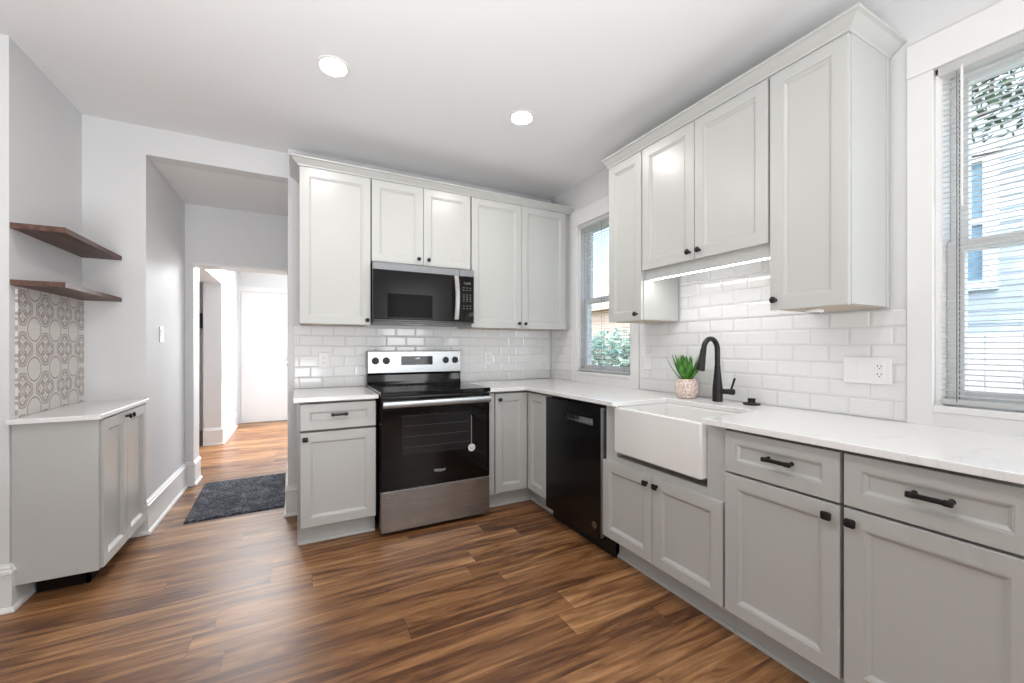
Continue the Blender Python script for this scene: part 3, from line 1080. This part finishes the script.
# cooktop
ct = obj('cooktop', boxes(((-0.003, -0.012, 0.899), (RW + 0.003, D - 0.045, 0.929)), bev=0.004), M['black_gloss'], r)
for bx_, by_, br in ((0.20, 0.17, 0.115), (0.565, 0.16, 0.085), (0.20, 0.44, 0.085), (0.565, 0.43, 0.105)):
    for rr in (br, br * 0.62):
        bm = bmesh.new()
        n = 40
        for i in range(n):
            a0, a1 = 2 * PI * i / n, 2 * PI * (i + 1) / n
            v = [bm.verts.new((bx_ + q * math.cos(a), by_ + q * math.sin(a), 0.9293)) for q, a in ((rr - 0.0015, a0), (rr + 0.0015, a0), (rr + 0.0015, a1), (rr - 0.0015, a1))]
            bm.faces.new(v)
        obj('burner_ring', bm, M['oven_rack'], ct)
# backguard
BGY = (YT - 0.089) - RYF
bg_ = obj('backguard', boxes(((0.0, BGY + 0.004, 0.905), (RW, BGY + 0.085, 1.187)), bev=0.003), M['black_enamel'], r)
obj('control_panel', boxes(((0.003, BGY - 0.004, 1.016), (RW - 0.003, BGY + 0.006, 1.185)), bev=0.002), M['steel'], bg_)
bm = bmesh.new()
lps = []
for zz, yy in ((0.928, BGY - 0.004), (0.95, BGY + 0.0), (1.0, BGY + 0.003), (1.016, BGY - 0.001)):
    lps.append([(0.006, yy, zz), (RW - 0.006, yy, zz), (RW - 0.006, BGY + 0.01, zz), (0.006, BGY + 0.01, zz)])
loops_solid(bm, lps)
obj('lower_panel', bm, M['black_gloss'], bg_)
dp = obj('display', boxes(((0.256, BGY - 0.006, 1.076), (0.510, BGY - 0.003, 1.146)), bev=0.0008), M['black_gloss'], bg_)
text_mesh('clock_digits', '12:00', 0.016, M['digits'], dp, (0.385, BGY - 0.0064, 1.128), (PI / 2, 0, 0))
for i in (0, 1, 2, 6, 7, 8):
    bm = bmesh.new()
    xx = 0.272 + i * 0.0265
    box(bm, (xx, BGY - 0.0064, 1.092), (xx + 0.010, BGY - 0.0058, 1.095))
    obj('button_print', bm, M['oven_rack'], dp)
for kx in (0.060, 0.141, 0.622, 0.703):
    bm = bmesh.new()
    lathe(bm, [(0.027, 0.0), (0.027, 0.004), (0.022, 0.006), (0.021, 0.024), (0.018, 0.027), (0.004, 0.028)], 24, (kx, BGY - 0.004, 1.112), Matrix.Rotation(PI / 2, 4, 'X'))
    box(bm, (kx - 0.004, BGY - 0.036, 1.093), (kx + 0.004, BGY - 0.026, 1.131), 0.002)
    kb = obj('control_knob', bm, M['plastic_black'], bg_, 35)
    bm = bmesh.new()
    box(bm, (kx - 0.0015, BGY - 0.0046, 1.146), (kx + 0.0015, BGY - 0.0038, 1.156))
    obj('dial_mark', bm, M['grey_print'], kb)

# ================================================================== MICROWAVE
MY = YT - 0.40
r = thing('microwave', 'over the range microwave with black glass door and stainless top strip', 'microwave', (0.4575, MY, 1.388))
MW = 0.755
MH = 0.428
obj('body', boxes(((0.002, 0.03, 0.012), (MW - 0.002, 0.395, MH)), bev=0.002), M['black_enamel'], r)
obj('top_strip', boxes(((0.0, 0.0, MH - 0.052), (0.634, 0.034, MH)), ((0.636, 0.0, MH - 0.052), (MW, 0.034, MH)), bev=0.002), M['steel'], r)
d = obj('door', boxes(((0.0, 0.0, 0.030), (0.634, 0.034, MH - 0.053)), bev=0.003), M['mw_glass'], r)
obj('window', boxes(((0.098, -0.0007, 0.042), (0.424, 0.003, 0.212))), M['mw_window'], d)
bm = bmesh.new()
lps = []
for k in range(11):
    s = k / 10
    zz = 0.040 + s * 0.332
    yy = -0.020 - 0.026 * math.sin(PI * s)
    lps.append([(0.588, yy, zz), (0.594, yy - 0.006, zz), (0.618, yy - 0.006, zz), (0.624, yy, zz), (0.618, yy + 0.005, zz), (0.594, yy + 0.005, zz)])
loops_solid(bm, lps)
box(bm, (0.594, -0.022, 0.041), (0.618, 0.002, 0.062))
box(bm, (0.594, -0.022, 0.350), (0.618, 0.002, 0.371))
o = obj('handle', bm, M['bright_steel'], d, 40)
o['label'] = 'curved bright steel handle'
cp = obj('control_panel', boxes(((0.636, 0.0, 0.030), (MW, 0.034, MH - 0.053)), bev=0.003), M['black_gloss'], r)
text_mesh('display_digits', '12:00', 0.026, M['grey_print'], cp, (0.698, -0.0006, 0.322), (PI / 2, 0, 0))
for k, zz in enumerate((0.286, 0.268, 0.232, 0.216, 0.200, 0.184, 0.146, 0.126)):
    for i in range(3):
        xx = 0.664 + i * 0.027
        bm = bmesh.new()
        box(bm, (xx, -0.0008, zz), (xx + 0.013, 0.0004, zz + 0.004))
        obj('button_print', bm, M['grey_print'], cp)
obj('bottom_vent', boxes(((0.004, 0.004, 0.0), (MW - 0.03, 0.12, 0.0295)), ((0.03, 0.12, 0.002), (MW - 0.03, 0.39, 0.0125)), bev=0.002), M['black_steel'], r)
obj('lower_trim', boxes(((0.0, 0.0, 0.014), (MW, 0.034, 0.0298)), bev=0.002), M['black_enamel'], r)

# ================================================================== DISHWASHER
r = thing('dishwasher', 'black stainless dishwasher left of the sink base', 'dishwasher', (BX - 0.012, 2.478, 0), RZ)
DW = 0.592
obj('tub', boxes(((0.004, 0.045, 0.105), (DW - 0.004, 0.58, 0.866)), bev=0.002), M['black_enamel'], r)
# door front with a pocket handle cut into it
px0, px1, pz0, pz1 = 0.228, 0.524, 0.744, 0.786
bm = bmesh.new()
z0_, z1_ = 0.088, 0.862
box(bm, (0.0, 0.0, z0_), (DW, 0.044, pz0), 0.0)
box(bm, (0.0, 0.0, pz1), (DW, 0.044, z1_), 0.0)
box(bm, (0.0, 0.0, pz0), (px0, 0.044, pz1), 0.0)
box(bm, (px1, 0.0, pz0), (DW, 0.044, pz1), 0.0)
box(bm, (px0, 0.030, pz0), (px1, 0.044, pz1), 0.0)
bmesh.ops.remove_doubles(bm, verts=bm.verts[:], dist=0.0002)
dd = obj('door', bm, M['black_steel'], r)
bm = bmesh.new()
loops_solid(bm, [[(px0 + 0.001, 0.029, pz0 + 0.001), (px1 - 0.001, 0.029, pz0 + 0.001), (px1 - 0.001, 0.029, pz1 - 0.001), (px0 + 0.001, 0.029, pz1 - 0.001)],
                 [(px0 + 0.001, 0.020, pz0 + 0.001), (px1 - 0.001, 0.020, pz0 + 0.001), (px1 - 0.001, 0.028, pz1 - 0.001), (px0 + 0.001, 0.028, pz1 - 0.001)]])
o = obj('pocket_handle', bm, M['steel'], dd)
o['label'] = 'pale pocket handle slot'
bm = bmesh.new()
box(bm, (px0 + 0.006, 0.004, pz0 + 0.012), (px0 + 0.115, 0.018, pz1 - 0.002), 0.002)
obj('latch', bm, M['plastic_black'], dd)
obj('brand_label', boxes(((0.030, -0.0008, 0.838), (0.095, 0.001, 0.846))), M['plastic_black'], dd)  # small dark label for the brand text
bm = bmesh.new()
lathe(bm, [(0.021, 0), (0.021, 0.0015), (0.019, 0.002)], 24, (0.538, 0.0, 0.160), Matrix.Rotation(PI / 2, 4, 'X'))
bd = obj('badge', bm, M['steel'], dd)
bm = bmesh.new()
for cxx in (0.532, 0.544):
    ptsb = [(cxx + 0.0055 * math.cos(a), -0.0024, 0.160 + 0.009 * math.sin(a)) for a in [2 * PI * i / 14 for i in range(13)]]
    tube(bm, ptsb, 0.0011, 5)
obj('badge_monogram', bm, M['plastic_black'], bd)
obj('toe_kick', boxes(((0.0, 0.060, 0.0), (DW + 0.049, 0.075, 0.104))), M['plastic_black'], r)
obj('side_trim', boxes(((DW + 0.0002, 0.003, 0.100), (DW + 0.0015, 0.044, 0.862))), M['steel'], r)

# ================================================================== SINK
r = thing('farmhouse_sink', 'white fireclay apron front farmhouse sink set in the worktop', 'sink', (BX - 0.0132, 1.46, 0.634))


def rrect(x0, x1, y0, y1, rad, z, n=5):
    p = []
    for cx_, cy_, a0 in ((x1 - rad, y1 - rad, 0), (x0 + rad, y1 - rad, 90), (x0 + rad, y0 + rad, 180), (x1 - rad, y0 + rad, 270)):
        for i in range(n + 1):
            a = math.radians(a0 + 90 * i / n)
            p.append((cx_ + rad * math.cos(a), cy_ + rad * math.sin(a), z))
    return p


sx0, sx1, sy0, sy1 = 0.0, 0.405, -0.251, 0.314
zb_, zt_ = 0.0, 0.2535
lp = [rrect(sx0 + 0.006, sx1 - 0.006, sy0 + 0.006, sy1 - 0.006, 0.012, zb_),
      rrect(sx0, sx1, sy0, sy1, 0.016, zb_ + 0.007),
      rrect(sx0, sx1, sy0, sy1, 0.016, zt_ - 0.008),
      rrect(sx0 + 0.006, sx1 - 0.006, sy0 + 0.006, sy1 - 0.006, 0.014, zt_),
      rrect(sx0 + 0.022, sx1 - 0.022, sy0 + 0.022, sy1 - 0.022, 0.016, zt_),
      rrect(sx0 + 0.028, sx1 - 0.028, sy0 + 0.028, sy1 - 0.028, 0.020, zt_ - 0.008),
      rrect(sx0 + 0.030, sx1 - 0.030, sy0 + 0.030, sy1 - 0.030, 0.030, 0.06),
      rrect(sx0 + 0.050, sx1 - 0.050, sy0 + 0.050, sy1 - 0.050, 0.030, 0.035)]
bm = bmesh.new()
loops_solid(bm, lp)
obj('basin', bm, M['ceramic'], r, 35)
bm = bmesh.new()
lathe(bm, [(0.045, 0.0), (0.045, 0.003), (0.035, 0.002), (0.012, 0.0015)], 24, (0.22, 0.0, 0.0355))
obj('drain', bm, M['chrome'], r, 40)

# ---- faucet
fx, fy = 2.085, 1.510
r = thing('kitchen_faucet', 'matte black pull down gooseneck faucet behind the sink', 'faucet', (fx, fy, CT + 0.0005))
bm = bmesh.new()
lathe(bm, [(0.0270, 0), (0.0270, 0.05), (0.0262, 0.075), (0.0215, 0.125), (0.0165, 0.175), (0.0155, 0.20)], 24)
obj('body', bm, M['black_metal'], r, 40)
bm = bmesh.new()
R_ = 0.058
pa = [(0, 0, 0.195), (0, 0, 0.24), (0, 0, 0.275)]
for i in range(1, 13):
    a = math.radians(172 * i / 12)
    pa.append((-R_ + R_ * math.cos(a), 0, 0.285 + R_ * 1.12 * math.sin(a)))
tube(bm, pa, 0.0142, 14)
obj('spout', bm, M['black_metal'], r, 50)
e = Vector(pa[-1])
dv = (Vector(pa[-1]) - Vector(pa[-2])).normalized()
bm = bmesh.new()
tube(bm, [e - dv * 0.004, e + dv * 0.012, e + dv * 0.035, e + dv * 0.075, e + dv * 0.118, e + dv * 0.122], [0.0145, 0.0160, 0.0165, 0.0205, 0.0235, 0.021], 18)
sh_ = obj('spray_head', bm, M['black_metal'], r, 40)
bm = bmesh.new()
tube(bm, [(0, -0.015, 0.058), (0, -0.060, 0.060), (0, -0.088, 0.061), (0, -0.096, 0.061)], [0.0150, 0.0150, 0.0175, 0.016], 16)
hd = obj('handle_barrel', bm, M['black_metal'], r, 40)
bm = bmesh.new()
tube(bm, [(0, -0.080, 0.068), (-0.004, -0.094, 0.10), (-0.008, -0.108, 0.136)], [0.0058, 0.0055, 0.0062], 10)
obj('lever', bm, M['black_metal'], hd, 50)

# ---- sink hole cover
r = thing('sink_hole_cover', 'low black round cover with a raised button on the worktop right of the faucet', 'cover', (2.122, 1.338, CT + 0.0005))
bm = bmesh.new()
lathe(bm, [(0.040, 0), (0.041, 0.005), (0.039, 0.009), (0.021, 0.011)], 28)
obj('flange', bm, M['black_metal'], r, 35)
bm = bmesh.new()
lathe(bm, [(0.022, 0.010), (0.017, 0.018), (0.019, 0.030), (0.017, 0.034), (0.004, 0.0345)], 24)
obj('button', bm, M['black_metal'], r, 35)

# ---- potted succulent
pxp, pyp = 2.064, 1.700
r = thing('potted_succulent', 'green spiky succulent in a pink speckled pot left of the faucet', 'plant', (pxp, pyp, CT + 0.0005))
PS = 1.15
bm = bmesh.new()
n = 12
lps = []
for k, (rr, zz) in enumerate(((0.042, 0.0), (0.050, 0.004), (0.060, 0.026), (0.0635, 0.050), (0.060, 0.074), (0.050, 0.092), (0.046, 0.094), (0.044, 0.088), (0.044, 0.080))):
    tw = (k % 2) * PI / n if k < 6 else 0
    lps.append([(1.10 * rr * math.cos(2 * PI * i / n + tw), 1.10 * rr * math.sin(2 * PI * i / n + tw), 1.22 * zz) for i in range(n)])
rings = [[bm.verts.new(p) for p in lp] for lp in lps]
for k in range(len(rings) - 1):
    a, b_ = rings[k], rings[k + 1]
    for i in range(n):
        j = (i + 1) % n
        if k < 5:
            if k % 2 == 0:
                bm.faces.new((a[i], a[j], b_[i]))
                bm.faces.new((a[j], b_[j], b_[i]))
            else:
                bm.faces.new((a[i], b_[j], b_[i]))
                bm.faces.new((a[i], a[j], b_[j]))
        else:
            bm.faces.new((a[i], a[j], b_[j], b_[i]))
bm.faces.new(rings[0][::-1])
bm.faces.new(rings[-1])
obj('pot', bm, M['pot'], r)
bm = bmesh.new()
lathe(bm, [(0.045, 0.098), (0.044, 0.104), (0.02, 0.108)], 16)
obj('soil', bm, M['soil'], r)
bm = bmesh.new()
for i in range(19):
    ring_ = i / 18
    az = i * 2.39996
    lean = math.radians(8 + 46 * (1 - ring_) ** 0.9)
    ln = 0.125 + 0.035 * (1 - ring_) + 0.035 * random.random()
    wd = 0.0205 - 0.004 * ring_
    rad0 = 0.014 * (1 - ring_) + 0.002
    lps = []
    for k in range(7):
        s = k / 6
        wk = wd * (0.75 + 1.0 * s - 0.6 * s * s) * (1 - s ** 2.6) + 0.0006
        le = lean * (1.0 - 0.35 * s)
        rr = rad0 + ln * s * math.sin(le)
        zz = 0.100 + ln * s * math.cos(le)
        th = 0.0035 * (1 - s) + 0.0006
        c_ = Vector((rr * math.cos(az), rr * math.sin(az), zz))
        side = Vector((-math.sin(az), math.cos(az), 0))
        upn = Vector((-math.cos(az) * math.cos(le), -math.sin(az) * math.cos(le), math.sin(le)))
        lps.append([c_ + side * wk + upn * 0.003 * (wk / wd), c_ - upn * th, c_ - side * wk + upn * 0.003 * (wk / wd), c_ + upn * th * 0.2])
    loops_solid(bm, lps)
obj('leaves', bm, M['succulent'], r, 50)


# ================================================================== OUTLETS AND SWITCHES
def plate(name, label, cat, loc, rz, kinds, group=None):
    r = thing(name, label, cat, loc, rz, group)
    n = len(kinds)
    w_ = 0.072 + 0.049 * (n - 1)
    bm = boxes(((-w_ / 2, -0.006, -0.0575), (w_ / 2, 0.0, 0.0575)), bev=0.0025)
    obj('cover_plate', bm, M['plastic_white'], r)
    for i, kd in enumerate(kinds):
        if kd == ' ':
            continue
        x = (i - (n - 1) / 2) * 0.046
        if kd == 's':
            bm = bmesh.new()
            loops_solid(bm, [[(x - 0.0165, -0.0055, -0.033), (x + 0.0165, -0.0055, -0.033), (x + 0.0165, -0.0055, 0.033), (x - 0.0165, -0.0055, 0.033)],
                             [(x - 0.0160, -0.0070, -0.0325), (x + 0.0160, -0.0070, -0.0325), (x + 0.0160, -0.0095, 0.0325), (x - 0.0160, -0.0095, 0.0325)]])
            obj('rocker', bm, M['plastic_white'], r)
        else:
            rc = obj('receptacle', boxes(((x - 0.0165, -0.0078, -0.033), (x + 0.0165, -0.005, 0.033)), bev=0.001), M['plastic_white'], r)
            bm = bmesh.new()
            for zz in (-0.017, 0.017):
                box(bm, (x - 0.0075, -0.0081, zz - 0.001), (x - 0.0050, -0.0070, zz + 0.008))
                box(bm, (x + 0.0050, -0.0081, zz - 0.001), (x + 0.0072, -0.0070, zz + 0.007))
                box(bm, (x - 0.0022, -0.0081, zz - 0.009), (x + 0.0022, -0.0070, zz - 0.005))
            obj('slots', bm, M['plastic_black'], rc)
    return r


TY = YB - 0.0095
TX = XR - 0.0095
plate('wall_outlet', 'white double outlet in the tiles between doorway and range', 'outlet', (0.167, TY, 1.120), 0, 'o')
plate('wall_outlet', 'white double outlet in the back wall tiles right of the range', 'outlet', (1.510, TY, 1.122), 0, 'o')
plate('switch_and_outlet', 'wide white plate with rocker switch and outlet beside the near window', 'outlet', (TX, 0.866, 1.118), RZ, 's o')
plate('wall_switch', 'white rocker switch in the tiles just right of the far window', 'switch', (TX, 2.120, 1.118), RZ, 's')
plate('wall_switch', 'white rocker switch on the passage wall behind the niche cabinet', 'switch', (XP, 3.80, 1.310), PI / 2, 's')


# ================================================================== LIGHTS
def downlight(label, x, y, power):
    r = thing('ceiling_light', label, 'ceiling light', (x, y, H), 0, 'recessed ceiling lights')
    bm = bmesh.new()
    lathe(bm, [(0.061, 0.0), (0.061, -0.003), (0.066, -0.006), (0.078, -0.003), (0.079, 0.0)], 40, cap=False)
    o = obj('trim_ring', bm, M['plastic_white'], r, 40)
    bm = bmesh.new()
    lathe(bm, [(0.0605, -0.0005), (0.0605, -0.003), (0.03, -0.0032)], 40)
    obj('diffuser', bm, M['led'], r, 40)
    ld = bpy.data.lights.new('ceiling_lamp', 'AREA')
    ld.shape = 'DISK'
    ld.size = 0.125
    ld.energy = power
    ld.color = (1.0, 0.96, 0.91)
    lo = bpy.data.objects.new('lamp', ld)
    COL.objects.link(lo)
    lo.parent = r
    lo.location = (0, 0, -0.012)
    lo.visible_camera = True
    return r


downlight('recessed round ceiling light nearer the left niche', 0.157, 2.284, 9)
downlight('recessed round ceiling light nearer the sink wall', 1.237, 2.247, 9)
downlight('recessed round ceiling light behind the camera at left', 0.157, 0.45, 9)
downlight('recessed round ceiling light close to the near window', 1.237, 0.45, 1.5)

# ---- under-cabinet lights
r = thing('under_cabinet_light', 'lit slim light bar under the short wall cabinet over the sink', 'light', (1.96, 1.472, 1.6630))
obj('housing', boxes(((-0.060, -0.365, -0.030), (-0.026, 0.365, 0.0235)), bev=0.001), M['plastic_white'], r)
obj('diffuser', boxes(((-0.057, -0.36, -0.036), (-0.029, 0.36, -0.0305))), M['strip_led'], r)
r = thing('under_cabinet_light', 'small unlit puck under the tall wall cabinet nearest the camera', 'light', (2.0, 0.98, 1.381))
bm = bmesh.new()
lathe(bm, [(0.034, 0.0), (0.034, -0.008), (0.028, -0.012)], 24)
obj('housing', bm, M['plastic_white'], r, 40)
bm = bmesh.new()
lathe(bm, [(0.022, -0.0122), (0.018, -0.0142)], 24)
obj('lens', bm, M['grey_print'], r, 40)

# ================================================================== RUG
bm = bmesh.new()
nx, ny = 48, 64
rw, rl = 0.620, 0.94
top_, grid = [], []
for j in range(ny + 1):
    row_ = []
    for i in range(nx + 1):
        ex_ = min(i, nx - i) == 0 or min(j, ny - j) == 0
        row_.append(bm.verts.new((rw * (i / nx - 0.5), rl * (j / ny - 0.5), (0.006 if ex_ else 0.014) + random.uniform(-0.003, 0.003))))
    grid.append(row_)
for j in range(ny):
    for i in range(nx):
        bm.faces.new((grid[j][i], grid[j][i + 1], grid[j + 1][i + 1], grid[j + 1][i]))
per = [grid[0][i] for i in range(nx + 1)] + [grid[j][nx] for j in range(1, ny + 1)] + [grid[ny][i] for i in range(nx - 1, -1, -1)] + [grid[j][0] for j in range(ny - 1, 0, -1)]
low = [bm.verts.new((v.co.x, v.co.y, 0.0005)) for v in per]
for i in range(len(per)):
    j = (i + 1) % len(per)
    bm.faces.new((per[i], low[i], low[j], per[j]))
bm.faces.new(low)
o = tag(obj('doormat', bm, M['rug'], None, 60), 'charcoal grey pile mat on the floor in the passage', 'mat')
o.location = (-0.412, 4.03, 0)
o.rotation_euler = (0, 0, math.radians(2.0))

# ================================================================== HALL THINGS
r = thing('front_door', 'white door with knob and deadbolt at the end of the hall', 'door', (-0.82, 7.79, 0.004))
bm = bmesh.new()
panel(bm, 0.0, 0.76, 0.0, 2.10, [(0, -0.025), (0, -0.001), (0.001, 0)], 0)
obj('slab', bm, M['trim'], r)
for nm, zz, rr in (('door_knob', 0.935, 0.026), ('deadbolt', 1.02, 0.022)):
    bm = bmesh.new()
    if nm == 'door_knob':
        lathe(bm, [(0.030, 0), (0.030, 0.005), (0.010, 0.008), (0.010, 0.03), (rr, 0.04), (rr, 0.055), (0.012, 0.062)], 20, (0.655, 0, zz), Matrix.Rotation(PI / 2, 4, 'X'))
    else:
        lathe(bm, [(0.028, 0), (0.028, 0.008), (rr, 0.014), (0.008, 0.015)], 20, (0.655, 0, zz), Matrix.Rotation(PI / 2, 4, 'X'))
    obj(nm, bm, M['chrome'], r, 35)
struct('trim_hall_door', boxes(((-0.858, 7.795, 0), (-0.825, 7.819, 2.19)), ((-0.055, 7.795, 0), (0.01, 7.819, 2.19)), ((-0.825, 7.795, 2.11), (-0.055, 7.819, 2.19))), M['trim'])
r = thing('dark_wall_fixture', 'narrow dark fixture on the shaded wall seen through the passage doorway', 'wall fixture', (-1.285, 7.42, 1.60))  # unidentified narrow dark object on the wall
bm = boxes(((-0.035, -0.028, -0.11), (0.035, -0.0, 0.11)), bev=0.008)
obj('housing', bm, M['plastic_black'], r)

# ================================================================== OUTSIDE
struct('ground', boxes(((XR + T, -12, -0.5), (26, 24, -0.4))), M['lawn'])


def siding(bm, x, y0, y1, z0, z1, pitch=0.115):
    z = z0
    while z < z1:
        zz = min(z + pitch, z1)
        lps = [[(x - 0.016, yy, z), (x - 0.004, yy, zz), (x + 0.10, yy, zz), (x + 0.10, yy, z)] for yy in (y0, y1)]
        loops_solid(bm, lps)
        z += pitch


r = thing('neighbouring_house', 'pale sided neighbouring house outside the near window', 'building', (5.6, 0, -0.4))
bm = bmesh.new()
box(bm, (0.1, -7, 0), (6.0, 2.4, 5.6))
siding(bm, 0.1, -7, 2.4, 0.0, 5.6)
obj('wall', bm, M['siding'], r)
obj('corner_board', boxes(((-0.03, 2.36, 0), (0.1, 2.46, 5.6))), M['trim'], r)
for yy, zz in ((1.27, 2.15), (-2.4, 1.7)):
    f_ = obj('window', boxes(((0.02, yy, zz), (0.12, yy + 0.09, zz + 1.3)), ((0.02, yy + 0.75, zz), (0.12, yy + 0.84, zz + 1.3)), ((0.02, yy + 0.09, zz + 1.2), (0.12, yy + 0.75, zz + 1.3)),
                             ((0.02, yy + 0.09, zz), (0.12, yy + 0.75, zz + 0.09)), ((0.02, yy + 0.09, zz + 0.61), (0.12, yy + 0.75, zz + 0.67))), M['trim'], r)
    obj('pane', boxes(((0.055, yy + 0.09, zz + 0.09), (0.06, yy + 0.75, zz + 1.2))), M['far_glass'], f_)
bm = bmesh.new()
loops_solid(bm, [[(-0.35, yy, 5.55), (3.05, yy, 7.6), (6.4, yy, 5.55), (6.4, yy, 5.4), (3.05, yy, 7.4), (-0.35, yy, 5.4)] for yy in (-7.3, 2.5)])
obj('roof', bm, M['roof'], r)

r = thing('garden_fence', 'white board fence below the pale neighbouring house', 'fence', (4.7, -1.0, -0.4))
bm = bmesh.new()
for k in range(34):
    yy = -3.0 + k * 0.19
    box(bm, (0.0, yy, 0.05), (0.02, yy + 0.182, 1.72), 0.003)
obj('boards', bm, M['trim'], r)
obj('rails', boxes(((0.02, -3.0, 0.4), (0.06, 3.45, 0.48)), ((0.02, -3.0, 1.3), (0.06, 3.45, 1.38))), M['trim'], r)
for k in range(4):
    obj('post', boxes(((0.06, -3.0 + k * 2.1, 0), (0.15, -2.91 + k * 2.1, 1.75)), bev=0.004), M['trim'], r)
r = thing('far_house', 'warm toned house in the distance outside the far window', 'building', (14, 16, -0.4))
bm = bmesh.new()
box(bm, (0.1, -5, 0), (5.0, 5, 3.7))
siding(bm, 0.1, -5, 5, 0.0, 3.7, 0.2)
obj('wall', bm, M['siding_warm'], r)
bm = bmesh.new()
loops_solid(bm, [[(-0.4, yy, 3.65), (2.55, yy, 4.9), (5.5, yy, 3.65), (5.5, yy, 3.5), (2.55, yy, 4.7), (-0.4, yy, 3.5)] for yy in (-5.3, 5.3)])
obj('roof', bm, M['siding_warm'], r)


def foliage(c, rad, n, size, seed):
    rnd = random.Random(seed)
    bm = bmesh.new()
    for _ in range(n):
        d_ = Vector((rnd.gauss(0, 1), rnd.gauss(0, 1), rnd.gauss(0, 1))).normalized() * (rnd.random() ** 0.45)
        p = Vector(c) + Vector((d_.x * rad[0], d_.y * rad[1], d_.z * rad[2]))
        a = Vector((rnd.gauss(0, 1), rnd.gauss(0, 1), rnd.gauss(0, 1))).normalized()
        b_ = a.orthogonal().normalized()
        s = size * (0.6 + 0.8 * rnd.random())
        q = a.cross(b_) * s * 0.08
        v = [bm.verts.new(p + x_) for x_ in (a * s, b_ * s * 0.45 + q, -a * s, -b_ * s * 0.45 + q)]
        bm.faces.new(v)
    return bm


r = thing('tree', 'leafy tree outside the near window in front of the pale house', 'tree', (4.25, 1.05, -0.4))
obj('foliage', foliage((0.0, 0.15, 3.75), (0.7, 1.0, 0.70), 2600, 0.040, 3), M['tree_leaf'], r)
bm = bmesh.new()
tube(bm, [(0.2, 0.9, 0), (0.1, 0.8, 1.6), (0.0, 0.5, 3.0), (0, 0.3, 4.0)], [0.07, 0.055, 0.035, 0.015], 8)
for k in range(5):
    z_ = 2.7 + k * 0.25
    tube(bm, [(0.0, 0.5 - k * 0.04, z_), (-0.1, 0.1 - k * 0.1, z_ + 0.25), (-0.1, -0.4 - k * 0.1, z_ + 0.2 + 0.1 * (k % 2))], [0.016, 0.010, 0.005], 6)
obj('trunk', bm, M['bark'], r, 50)
r = thing('shrub', 'green shrub outside the lower half of the far window', 'shrub', (7.2, 8.0, -0.4))
obj('foliage', foliage((0.0, 0.0, 1.05), (1.0, 1.9, 1.0), 2600, 0.11, 5), M['hedge_leaf'], r)
bm = bmesh.new()
tube(bm, [(0, 0, 0), (0.05, 0, 0.6), (0, 0.1, 1.2)], [0.06, 0.045, 0.02], 8)
obj('stem', bm, M['bark'], r, 50)
